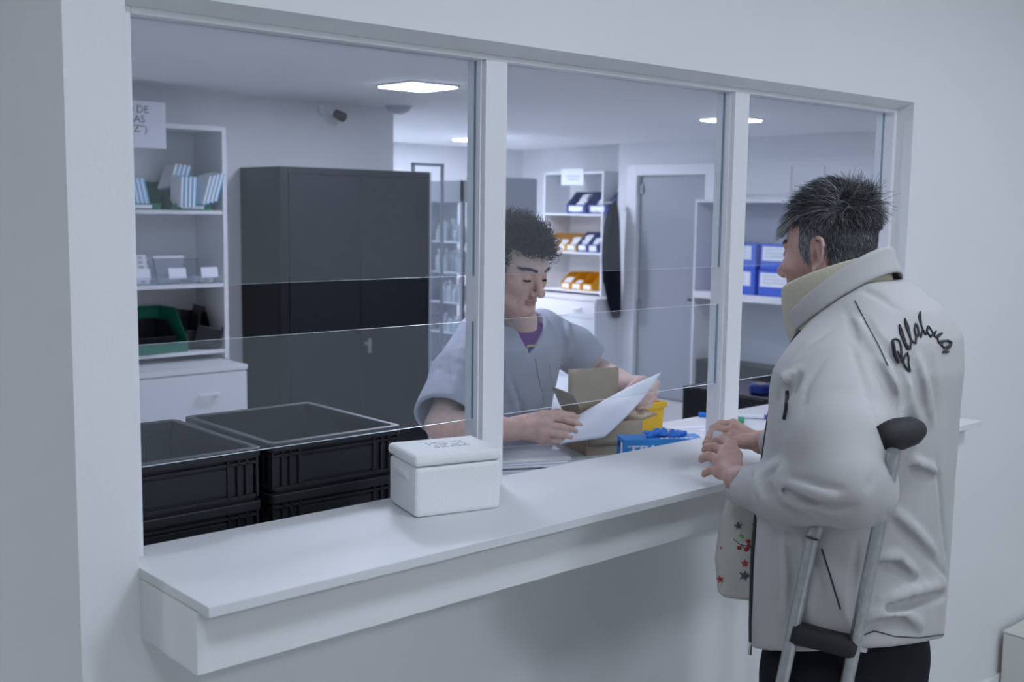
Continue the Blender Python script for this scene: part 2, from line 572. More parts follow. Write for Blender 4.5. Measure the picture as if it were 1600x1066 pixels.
def carton(root, w, h, d, mats):
    b = MB()
    b.box(-w / 2, w / 2, 0, d, 0, h)
    b.build('carton', mats[0], root, bevel=0.0005, seg=1)
    b = MB()
    b.box(-w / 2 - 0.0004, w / 2 + 0.0004, -0.0004, d + 0.0004, h * 0.12, h * 0.55) if mats[2] == 'band' else b.box(w * 0.1, w / 2 + 0.0004, -0.0004, d + 0.0004, -0.0003, h + 0.0004)
    b.build('printed_band', mats[1], root)

# ------------------------------------------------------------------ left shelf unit
UX0, UX1, UY = 1.30, 2.182, 3.85
su = thing('shelf_unit', 'white shelf unit with drawer base left of the dark cabinet', 'shelf unit', (UX0, UY, 0))
uw = UX1 - UX0
for x in (0, uw - 0.025):
    b = MB(); b.box(x, x + 0.025, 0, 0.345, 0.862, 2.095); b.build('side_panel', M['mel'], su, bevel=0.001)
b = MB(); b.box(0.025, uw - 0.025, 0.33, 0.345, 0.862, 2.07); b.build('back_panel', M['mel'], su)
b = MB(); b.box(0.025, uw - 0.025, 0, 0.33, 2.07, 2.095); b.build('top_panel', M['mel'], su, bevel=0.001)
for z in (1.655, 1.270, 0.915):
    b = MB(); b.box(0.026, uw - 0.026, 0.004, 0.329, z - 0.02, z); b.build('shelf', M['mel'], su, bevel=0.001)
b = MB()
b.box(-0.0, uw - 0.03, -0.23, 0.345, 0.05, 0.832); b.box(-0.0, uw - 0.03, -0.20, 0.345, 0, 0.05)
b.build('base_cabinet', M['mel'], su, bevel=0.001)
b = MB(); b.box(0, uw - 0.028, -0.25, 0.345, 0.835, 0.861); b.build('base_top', M['mel'], su, bevel=0.001)
for z0, z1 in ((0.585, 0.828), (0.33, 0.58), (0.08, 0.325)):
    b = MB(); b.box(0.003, uw - 0.033, -0.25, -0.231, z0, z1); d_ = b.build('drawer', M['mel'], su, bevel=0.001)
    zc_ = (z0 + z1) / 2 + 0.017
    b = MB(); b.box(0.57, 0.69, -0.275, -0.262, zc_ - 0.007, zc_ + 0.007); b.box(0.575, 0.587, -0.265, -0.2505, zc_ - 0.005, zc_ + 0.005); b.box(0.673, 0.685, -0.265, -0.2505, zc_ - 0.005, zc_ + 0.005)
    b.build('handle', M['alu'], d_, bevel=0.003)

# paper sign taped to the top of the unit
sg = thing('paper_sign', 'white printed paper sign hanging from the top of the left shelf unit', 'sign', (1.74, UY - 0.004, 2.085))
b = MB(); b.box(-0.19, 0.105, 0, 0.002, -0.12, 0.112); b.build('sheet', M['paper'], sg)
b = MB()
for i, s_ in enumerate(('ESTOCADO DE', 'BODEGAS', '(A-“Z”)')):
    s_ = ('O DE', 'GAS', '“Z”)')[i]
    put_text(b, s_, 0.052, frame_m(((-0.045, -0.052, -0.04)[i], -0.001, 0.068 - i * 0.048), (1, 0, 0), (0, 0, 1)))
b.build('lettering', M['ink_dark'], sg)

# top shelf: two green bins with striped cartons
gb = thing('storage_bin', 'green open front bin holding a row of blue cartons, far left on the top shelf', 'storage bin', (1.70, UY + 0.006, 1.655), group='green bins on the left shelf unit')
open_bin(gb, 0.225, 0.30, 0.145, M['green'], 0.22, (0.55,))
gb2 = dup(gb, 'green open front bin with three tilted carton bundles, right on the top shelf', (1.985, UY + 0.006, 1.655))
cn = thing('medicine_carton', 'x', 'carton', (0, 0, 0), group='striped cartons in the green bins')
carton(cn, 0.0215, 0.155, 0.075, (M['medwhite'], M['medblue'], 'side'))
first = True
def place_carton(x, y, z, rx, ry, rz, label):
    global first
    o = cn if first else copy_tree(cn)
    first = False
    o.location = (x, y, z)
    o.rotation_euler = (rx, ry, rz)
    o['label'] = label
for k in range(5):
    place_carton(1.662 + k * 0.0225, UY + 0.01, 1.662, math.radians(-6), math.radians(-9), 0, 'blue and white carton in the leaning row of the far left green bin')
for k in range(4):
    place_carton(1.895 + k * 0.024, UY + 0.06, 1.775 - k * 0.002, math.radians(-14), math.radians(38), math.radians(22), 'blue and white carton in the topmost tilted bundle of the right green bin')
for k in range(4):
    place_carton(1.918 + k * 0.0225, UY - 0.02, 1.672, math.radians(6), math.radians(-2), math.radians(20), 'blue and white carton in the upright front bundle of the right green bin')
for k in range(4):
    place_carton(2.035 + k * 0.0225, UY - 0.03, 1.685 + k * 0.006, math.radians(4), math.radians(18), math.radians(24), 'blue and white carton in the bundle leaning over the side panel')

# middle shelf: clear trays with cards and white packs
tr = thing('clear_tray', 'clear plastic tray holding white packs, far left on the middle shelf', 'tray', (1.70, UY + 0.008, 1.270), group='clear trays on the middle shelf')
open_bin(tr, 0.19, 0.29, 0.12, M['clear'], 0.34)
b = MB(); b.box(-0.045, 0.05, -0.014, -0.012, 0.03, 0.085, M=Matrix.Rotation(math.radians(-12), 4, 'X')); b.build('price_card', M['paper'], tr)
dup(tr, 'clear plastic tray with a white card, in the middle of the middle shelf', (1.895, UY + 0.008, 1.270))
dup(tr, 'clear plastic tray with small packs, right end of the middle shelf', (2.075, UY + 0.008, 1.270)).children
pk = thing('white_pack', 'small white pack in the heap of the far left clear tray', 'pack', (1.66, UY + 0.05, 1.276), group='white packs in the clear trays')
b = MB(); b.box(-0.035, 0.035, 0, 0.05, 0, 0.024); b.build('carton', M['medwhite'], pk, bevel=0.002)
b = MB(); b.box(-0.012, 0.012, -0.0005, 0.0, 0.006, 0.018); b.build('print', M['ink'], pk)
rr = random.Random(5)
for row in range(6):
    for k in range(2):
        if row == 0 and k == 0:
            continue
        dup(pk, 'small white pack in the heap of the far left clear tray', (1.655 + k * 0.077, UY + 0.05 + row * 0.008, 1.276 + row * 0.0245), (0, 0, rr.uniform(-.1, .1)))
for k, (dx, dz) in enumerate(((0, 0), (0.03, 0.0255), (-0.03, 0.0255))):
    dup(pk, 'small white pack lying loose in the right clear tray', (2.07 + dx * 0.4, UY + 0.03 + 0.06 * (k > 0) * 1, 1.276 + (dz if k == 1 else 0) * 0), (0, 0, 0.4 * k - 0.3)) if k < 2 else None
dkc = thing('dark_folder', 'dark grey folder standing in the middle clear tray', 'folder', (1.895, UY + 0.10, 1.275))
b = MB(); b.prism([(-0.06, 0), (0.06, 0), (0.085, 0.13), (-0.085, 0.13)], 0, 0.02, 'y'); b.build('cover', M['greyframe'], dkc, bevel=0.002)
b = MB(); b.box(-0.085, 0.085, -0.001, 0.021, 0.13, 0.140); b.build('white_edge', M['paper'], dkc)

# bottom shelf: green bin with a black one inside, two black ones
g3 = thing('storage_bin', 'large empty green open front bin on the lower shelf', 'storage bin', (1.80, UY + 0.0, 0.915), math.radians(4), group='green bins on the left shelf unit')
open_bin(g3, 0.30, 0.30, 0.225, M['green'], 0.24)
k1 = thing('storage_bin', 'black open front bin nested inside the large green bin', 'storage bin', (1.80, UY + 0.06, 0.919), math.radians(4), group='black bins on the lower shelf')
open_bin(k1, 0.22, 0.22, 0.155, M['blackbin'], 0.5)
dup(k1, 'black open front bin tilted beside the large green bin', (2.03, UY + 0.075, 0.918), (0, math.radians(6), math.radians(-8)))
dup(k1, 'black open front bin leaning on the right side panel of the lower shelf', (2.064, UY + 0.03, 0.94), (0, math.radians(14), math.radians(-14)))
for o in (list(col.objects)):
    if o.name.startswith('storage_bin') and 'black open front bin' in o['label'] and 'nested' not in o['label']:
        o.scale = (0.62, 0.95, 1.25)

# ------------------------------------------------------------------ dark metal cabinet
dc = thing('metal_cabinet', 'tall dark grey two door metal cabinet against the office back wall', 'cabinet', (2.443, 3.75, 0))
cw = 1.02
b = MB(); b.box(0, cw, 0.02, 0.44, 0.06, 1.898); b.box(0.01, cw - 0.01, 0.03, 0.43, 0, 0.06); b.box(0, 0.052, 0, 0.02, 0.06, 1.898); b.box(cw - 0.02, cw, 0, 0.02, 0.06, 1.898); b.box(0.052, cw - 0.02, 0, 0.02, 1.862, 1.898)
b.build('body', M['dark'], dc, bevel=0.003)
for x0, x1 in ((0.056, 0.520), (0.524, cw - 0.024)):
    b = MB(); b.box(x0, x1, -0.001, 0.019, 0.07, 1.858); d_ = b.build('door', M['dark'], dc, bevel=0.002)
b = MB(); b.box(0.568, 0.588, -0.014, -0.0015, 0.84, 0.925); b.build('lock_handle', M['steel'], d_, bevel=0.003)
b = MB(); b.tube([(0.555, -0.001, 0.898), (0.555, -0.012, 0.898)], 0.010, 12); b.build('lock', M['steel'], d_)
b = MB(); b.box(cw + 0.0005, cw + 0.012, 0.0, 0.44, 0.05, 1.898); b.build('side_trim', M['grey'], dc)

# wire frame standing behind the cabinet top
wf = thing('metal_rack_frame', 'bare grey metal tube frame showing above the dark cabinet', 'rack', (3.52, 4.02, 0))
b = MB()
for x in (0.0, 0.23):
    b.box(x, x + 0.018, 0, 0.018, 0, 1.965)
b.box(0, 0.248, 0, 0.018, 1.947, 1.965); b.box(0.018, 0.23, 0, 0.018, 1.0, 1.018); b.box(-0.0, 0.26, -0.006, 0.024, 0, 0.02)
b.build('frame', M['greyframe'], wf, bevel=0.002)
wf.location = (3.53, 4.01, 0)

# security camera, smoke detector
sc_ = thing('security_camera', 'dark bullet security camera on the office back wall', 'camera', (3.03, 4.2, 2.245))
b = MB(); b.lathe([(0.045, 0), (0.045, 0.018), (0.03, 0.025)], 20)
o = b.build('mount', M['camwhite'], sc_, smooth=False); o.rotation_euler = (PI / 2, 0, 0); o.location = (-0.02, 0, 0.02)
b = MB(); b.tube([(-0.02, -0.02, 0.02), (-0.01, -0.06, 0.0), (0.0, -0.10, -0.01)], [0.02, 0.022, 0.024], 14); b.build('housing', M['camwhite'], sc_)
b = MB(); b.tube([(0.0, -0.095, -0.01), (0.02, -0.15, -0.035), (0.022, -0.157, -0.038)], [0.026, 0.03, 0.022], 16); b.build('lens', M['rubber'], sc_, bevel=0.002)
sd = thing('smoke_detector', 'pale round smoke detector on the ceiling below the left ceiling light', 'smoke detector', (3.45, 4.05, ZC))
b = MB(); b.lathe([(0.075, 0), (0.075, -0.012), (0.062, -0.03), (0.03, -0.046), (0.012, -0.048)], 28); b.build('dome', M['detector'], sd)
b = MB(); b.lathe([(0.085, 0), (0.085, -0.006)], 28); b.build('base', M['detector'], sd)

# ------------------------------------------------------------------ alcove: right shelf unit with yellow and blue bins
ru = thing('shelf_unit', 'white shelf unit with yellow and blue bins in the far alcove', 'shelf unit', (6.95, 5.64, 0))
RW = 0.81                     # along +y ; depth along +x
for y in (0, RW - 0.022):
    b = MB(); b.box(0, 0.36, y, y + 0.022, 0.885, 2.05); b.build('side_panel', M['mel'], ru, bevel=0.001)
b = MB(); b.box(0.345, 0.36, 0.022, RW - 0.022, 0.885, 2.03); b.build('back_panel', M['mel'], ru)
b = MB(); b.box(0, 0.345, 0.022, RW - 0.022, 2.028, 2.05); b.build('top_panel', M['mel'], ru)
for z in (1.655, 1.292, 0.925):
    b = MB(); b.box(0.003, 0.344, 0.023, RW - 0.023, z - 0.018, z); b.build('shelf', M['mel'], ru)
b = MB(); b.box(-0.23, 0.36, -0.17, RW - 0.02, 0, 0.858); b.build('base_cabinet', M['mel'], ru, bevel=0.001)
b = MB(); b.box(-0.25, 0.36, -0.175, RW - 0.018, 0.8585, 0.884); b.build('base_top', M['mel'], ru, bevel=0.001)
for z0, z1 in ((0.70, 0.852), (0.43, 0.694), (0.16, 0.424)):
    b = MB(); b.box(-0.25, -0.231, -0.165, RW - 0.025, z0, z1); d_ = b.build('drawer', M['mel'], ru, bevel=0.001)
    zc_ = (z0 + z1) / 2 + 0.01
    b = MB(); b.box(-0.275, -0.262, 0.0, 0.12, zc_ - 0.007, zc_ + 0.007); b.box(-0.264, -0.2505, 0.005, 0.017, zc_ - 0.005, zc_ + 0.005); b.box(-0.264, -0.2505, 0.103, 0.115, zc_ - 0.005, zc_ + 0.005); b.build('handle', M['alu'], d_, bevel=0.002)
rs = thing('paper_notice', 'curled white paper notice taped to the top of the alcove shelf unit', 'notice', (6.947, 6.05, 2.06))
b = MB(); b.box(-0.002, 0, -0.15, 0.15, -0.135, 0.02); b.build('sheet', M['paper'], rs)
b = MB(); b.box(-0.003, -0.0021, -0.10, 0.08, -0.055, -0.045); b.box(-0.003, -0.0021, -0.09, 0.06, -0.085, -0.075); b.build('print', M['ink'], rs)

def bin_set(m, y, z, w, label, group, h=0.13, d=0.26, proto={}):
    key = (m.name, w)
    if key not in proto:
        t_ = thing('storage_bin', label, 'storage bin', (6.96, y, z), -PI / 2, group)
        open_bin(t_, w, d, h, m, 0.4, (0.7,))
        proto[key] = t_
        return t_
    return dup(proto[key], label, (6.96, y, z), group=group)
R_ = -PI / 2
bin_set(M['blue'], 6.00, 1.655, 0.26, 'dark blue bin with white packs, left on the upper alcove shelf', 'blue bins in the alcove', 0.21, 0.3)
bin_set(M['blue'], 5.715, 1.655, 0.26, 'dark blue bin, right on the upper alcove shelf', 'blue bins in the alcove', 0.21, 0.3)
for k, y in enumerate((6.335, 6.195, 6.055)):
    bin_set(M['yellow'], y, 1.292, 0.13, ('yellow bin, leftmost in the middle alcove row', 'yellow bin, second from left in the middle alcove row', 'yellow bin touching the blue bins in the middle alcove row')[k], 'yellow bins in the alcove', 0.17, 0.28)
for k, y in enumerate((5.905, 5.765)):
    bin_set(M['blue'], y, 1.292, 0.13, ('narrow dark blue bin next to the yellow bins in the middle alcove row', 'narrow dark blue bin at the right end of the middle alcove row')[k], 'blue bins in the alcove', 0.19, 0.28)
for k, y in enumerate((6.12, 5.975, 5.83)):
    bin_set(M['yellow'], y, 0.925, 0.13, ('yellow bin, left in the bottom alcove row', 'yellow bin, middle of the bottom alcove row', 'yellow bin, right in the bottom alcove row')[k], 'yellow bins in the alcove', 0.17, 0.28)
rp = thing('white_pack', 'x', 'pack', (6.99, 6.0, 1.665), group='white packs in the alcove bins')
b = MB(); b.box(-0.03, 0.03, -0.045, 0.045, 0, 0.022); b.build('carton', M['medwhite'], rp, bevel=0.002)
b = MB(); b.box(-0.0305, -0.03, -0.03, 0.03, 0.006, 0.015); b.build('print', M['ink'], rp)
rp['label'] = 'small white pack in an upper dark blue alcove bin'
rr = random.Random(11)
k = 0
for (y, z, n, lab) in ((6.0, 1.66, 7, 'small white pack in the left upper blue alcove bin'), (5.73, 1.66, 6, 'small white pack in the right upper blue alcove bin'), (6.335, 1.297, 4, 'small white pack in the leftmost middle yellow bin'), (6.195, 1.297, 4, 'small white pack in the second middle yellow bin'), (6.055, 1.297, 5, 'small white pack in the third middle yellow bin'), (5.905, 1.297, 6, 'small white pack in the left middle blue bin'), (5.765, 1.297, 5, 'small white pack in the right middle blue bin'), (6.12, 0.93, 4, 'small white pack in the left bottom yellow bin'), (5.975, 0.93, 3, 'small white pack in the middle bottom yellow bin')):
    for q in range(n):
        p_ = (6.975 + 0.02 * q + rr.uniform(0, 0.02), y + rr.uniform(-0.008, 0.008), z + 0.012 + 0.0235 * q)
        if k == 0:
            rp.location = p_; rp['label'] = lab
        else:
            dup(rp, lab, p_, (0, rr.uniform(-0.4, 0.1), rr.uniform(-0.15, 0.15)))
        k += 1

# coat on the side of the unit
ch = thing('coat', 'dark navy coat hanging beside the alcove shelf unit', 'coat', (6.86, 5.425, 1.76))
b = MB()
prof = [(0.02, .02, .015, .02), (-0.04, .055, .03, .01), (-0.16, .095, .038, -.01), (-0.40, .115, .042, -.02), (-0.62, .118, .042, -.01), (-0.80, .10, .040, .02), (-0.98, .075, .034, .05), (-1.06, .045, .026, .07)]
n = 24
vs, fs = [], []
for i, (z, rx, ry, cx) in enumerate(prof):
    for k in range(n):
        a = 2 * PI * k / n
        q = 1 + 0.13 * math.sin(5 * a + i * 0.5)
        vs.append((cx + rx * math.cos(a) * q, ry * math.sin(a) * q * 0.85, z + (.02 * math.sin(3 * a) if i > 5 else 0)))
for i in range(len(prof) - 1):
    for k in range(n):
        fs.append((i * n + k, i * n + (k + 1) % n, (i + 1) * n + (k + 1) % n, (i + 1) * n + k))
fs.append(tuple(range(n))); fs.append(tuple(range((len(prof) - 1) * n, len(prof) * n)))
b.add(vs, fs); b.build('body', M['coat'], ch, smooth=True, sub=1)
b = MB(); b.tube([(-.05, -.02, -.10), (-.105, -.03, -.32), (-.115, -.03, -.52), (-.10, -.03, -.72), (-.095, -.03, -.75)], [.035, .042, .042, .034, .02], 12); b.build('sleeve', M['coat'], ch, smooth=True)
b = MB(); b.tube([(.02, .2145, .0), (.02, .03, .0), (.02, .0, .03)], .006, 8); b.build('hook', M['chrome'], ch)

# glazed cabinet with bottles, grey cabinet beside it
gc = thing('glass_cabinet', 'tall glazed cabinet of bottles behind the dark cabinet', 'cabinet', (4.6, 4.84, 0))
GW, GD, GH = 0.29, 0.42, 1.893
b = MB()
for x in (0, GW - 0.02):
    for y in (0, GD - 0.02):
        b.box(x, x + 0.02, y, y + 0.02, 0, GH)
b.box(0.02, GW - 0.02, 0, GD, 0, 0.08)
b.box(0, GW, 0, GD, GH - 0.16, GH)
b.build('frame', M['grey'], gc, bevel=0.002)
b = MB(); b.box(0.02, GW - 0.02, GD - 0.012, GD - 0.004, 0.08, GH - 0.16); b.build('back_panel', M['grey'], gc)
b = MB(); b.box(0.006, 0.01, 0.02, GD - 0.02, 0.08, GH - 0.16); b.build('side_pane', M['glass'], gc)
b = MB(); b.box(0.03, GW - 0.02, 0.006, 0.01, 0.08, GH - 0.16); b.build('door_pane', M['glass'], gc)
b = MB(); b.box(0.021, 0.03, -0.004, 0.016, 0.08, GH - 0.16); b.build('door_dark_strip', M['rubber'], gc)  # dark strip along the gap beside the post
zsh = (1.44, 1.21, 0.98, 0.75, 0.5)
for z in zsh:
    b = MB(); b.box(0.02, GW - 0.02, 0.02, GD - 0.02, z - 0.012, z); b.build('shelf', M['camwhite'], gc)
bt = thing('bottle', 'x', 'bottle', (4.66, 4.90, zsh[0]), group='white bottles in the glazed cabinet')
b = MB(); b.lathe([(0.026, 0), (0.028, 0.01), (0.028, 0.09), (0.012, 0.108), (0.011, 0.12)], 14); b.build('flask', M['bottle'], bt, smooth=False)
b = MB(); b.lathe([(0.013, 0.12), (0.013, 0.14)], 12); b.build('cap', M['camwhite'], bt)
rr = random.Random(2)
for si, z in enumerate(zsh):
    for ix in range(3):
        for iy in range(5):
            lab = 'white bottle on the %s shelf of the glazed cabinet' % ('top', 'second', 'third', 'fourth', 'lowest')[si]
            if rr.random() < 0.25:
                continue
            p_ = (4.66 + 0.075 * ix, 4.90 + 0.07 * iy, z)
            if si == 0 and bt['label'] == 'x':
                bt.location = p_; bt['label'] = lab
            else:
                o = dup(bt, lab, p_); o.scale = (1, 1, rr.uniform(0.75, 1.2))
bb = thing('blue_bag', 'small blue bag on the second shelf of the glazed cabinet', 'bag', (4.635, 4.875, 1.212))
b = MB(); b.lathe([(0.012, 0), (0.016, 0.03), (0.014, 0.06), (0.006, 0.075)], 10); b.build('pouch', M['blue'], bb, smooth=True)
gy = thing('grey_cabinet', 'plain pale grey metal cabinet behind the seated reader, left of the alcove shelves', 'cabinet', (5.46, 5.4, 0))
gy['label'] = 'plain pale grey metal cabinet beside the alcove shelf unit'
b = MB(); b.box(0, 0.43, 0.02, 0.45, 0.04, 1.95); b.box(0.02, 0.41, 0.03, 0.43, 0, 0.04); b.build('body', M['grey'], gy, bevel=0.004)
b = MB(); b.box(0.006, 0.424, 0, 0.0195, 0.06, 1.94); d_ = b.build('door', M['grey'], gy, bevel=0.002)
b = MB(); b.box(0.04, 0.055, -0.02, -0.0005, 0.95, 1.08); b.build('handle', M['steel'], d_, bevel=0.002)

# ------------------------------------------------------------------ door in the right wall
dr = thing('door_1', 'grey flush office door in a white casing behind the reader', 'door', (7.0, 4.46, 0)); dr['kind'] = 'structure'
dr['label'] = 'grey flush office door in a white casing'
b = MB()
b.box(-0.018, 0.12, -0.10, 0.02, 0, 2.10); b.box(-0.018, 0.12, 0.80, 0.92, 0, 2.10); b.box(-0.018, 0.12, 0.02, 0.80, 2.005, 2.10)
b.build('door_casing', M['alu'], dr, bevel=0.003)
b = MB(); b.box(0.03, 0.07, 0.023, 0.782, 0.01, 1.998); lf = b.build('door_leaf', M['door'], dr, bevel=0.002)
b = MB(); b.box(0.045, 0.075, 0.783, 0.799, 0, 2.0); b.build('door_gap_shade', M['rubber'], dr)  # black strip stands in for the shade in the gap beside the leaf
for z in (1.84, 0.78):
    b = MB(); b.box(0.012, 0.0295, 0.75, 0.795, z, z + 0.085); b.build('hinge', M['greyframe'], lf, bevel=0.003)
b = MB(); b.tube([(0.0295, 0.06, 0.925), (-0.02, 0.06, 0.925), (-0.025, 0.07, 0.925), (-0.025, 0.16, 0.925)], 0.009, 10); b.build('door_handle', M['rubber'], lf)

# ------------------------------------------------------------------ fitted cupboard with niche
cp = thing('fitted_cupboard', 'white fitted cupboard with a dark niche right of the office door', 'cupboard', (7.0, 2.55, 0))
CY = 1.80
b = MB()
b.box(-0.02, 0, 0, CY, 1.79, 2.10)
b.box(-0.03, 0, 0, CY, 2.10, 2.125)
b.box(-0.30, 0, CY - 0.02, CY, 0.0, 1.79)
b.box(-0.30, 0, 0, 0.02, 0.0, 1.79)
b.box(-0.30, 0, 0.02, CY - 0.02, 1.765, 1.79)
b.build('carcass', M['mel'], cp, bevel=0.002)
for y0, y1 in ((0.06, 0.72), (0.76, 1.02), (1.06, 1.74)):
    b = MB(); b.box(-0.032, -0.021, y0, y1, 1.83, 2.055); b.build('door', M['mel'], cp, bevel=0.002)
b = MB(); b.box(-0.010, -0.001, 0.02, CY - 0.02, 1.03, 1.765); b.build('niche_back', M['grey'], cp)
b = MB(); b.box(-0.32, -0.001, 0.02, CY - 0.02, 0.975, 1.03); b.build('shelf', M['mel'], cp, bevel=0.002)
b = MB(); b.box(-0.012, -0.002, 0.02, CY - 0.02, 0.45, 0.974); b.build('lower_back', M['grey'], cp)
b = MB(); b.box(-0.25, -0.012, 0.02, CY - 0.02, 0.02, 0.45); b.build('plinth_drawer', M['dark'], cp, bevel=0.003)
fbx = thing('file_box', 'x', 'box', (6.71, 4.09, 1.03), group='blue file boxes in the niche')
b = MB(); b.box(0, 0.24, -0.36, 0, 0, 0.205); b.build('box_body', M['boxblue'], fbx, bevel=0.006)
b = MB(); b.box(-0.002, 0.002, -0.315, -0.02, 0.075, 0.185); b.build('label_card', M['paper'], fbx)
b = MB()
rr = random.Random(4)
for row in range(3):
    y = -0.05
    while y > -0.26:
        dy = rr.uniform(0.006, 0.014)
        z = 0.16 - row * 0.028
        b.tube([(-0.0028, y, z), (-0.0028, y - dy * 0.4, z + rr.uniform(0.004, 0.013)), (-0.0028, y - dy * 0.8, z - 0.003)], 0.0014, 4)
        y -= dy + 0.004
b.build('handwriting', M['marker_green'], fbx)
fbx['label'] = 'royal blue file box with a handwritten label, lower left in the niche'
dup(fbx, 'royal blue file box with a handwritten label, upper left in the niche', (6.72, 4.095, 1.236))
dup(fbx, 'royal blue file box beside the customer, lower second from left in the niche', (6.71, 3.70, 1.03))
dup(fbx, 'royal blue file box behind the customer, upper second from left in the niche', (6.73, 3.70, 1.236))
dup(fbx, 'royal blue file box behind the neck of the customer, lower third in the niche', (6.71, 3.31, 1.03))
# low dark unit with a blue roll in front of the niche
ld = thing('low_dark_cabinet', 'low dark cabinet behind the right end of the desk', 'cabinet', (4.3, 2.2, 0))
b = MB(); b.box(0, 0.5, -0.9, 0.25, 0.05, 0.69); b.box(0.02, 0.48, -0.88, 0.23, 0, 0.05); b.build('body', M['dark'], ld, bevel=0.004)
b = MB(); b.box(-0.012, -0.0005, -0.88, -0.33, 0.08, 0.68); d_ = b.build('door', M['dark'], ld, bevel=0.002)
b = MB(); b.box(-0.012, -0.0005, -0.32, 0.23, 0.08, 0.68); b.build('door', M['dark'], ld, bevel=0.002)
b = MB(); b.box(-0.03, -0.0125, -0.40, -0.385, 0.35, 0.45); b.build('handle', M['steel'], d_)

# ------------------------------------------------------------------ white bench at the right edge
bn = thing('bench', 'low off white box bench against the wall at the right edge', 'bench', (3.045, -0.02, 0))
b = MB(); b.box(0, 0.9, -0.42, 0, 0.02, 0.258); b.box(0.02, 0.88, -0.40, -0.02, 0, 0.02); b.build('body', M['bench'], bn, bevel=0.006)
b = MB(); b.box(-0.002, 0.902, -0.422, 0.002, 0.259, 0.268); b.build('seat_top', M['bench'], bn, bevel=0.004)
# ================================================================== SDF MODELLING
def at(px, py, y):
    """point on the vertical plane y = const seen at a given spot of the 1600x1066 frame"""
    d = FW + RT * ((px - 800) / FPX) - UP * ((py - 533) / FPX)
    return np.array(CAM + d * ((y - CAM.y) / d.y))


def pix_ray(px, py):
    d = FW + RT * ((px - 800) / FPX) - UP * ((py - 533) / FPX)
    d.normalize()
    return np.array(d)


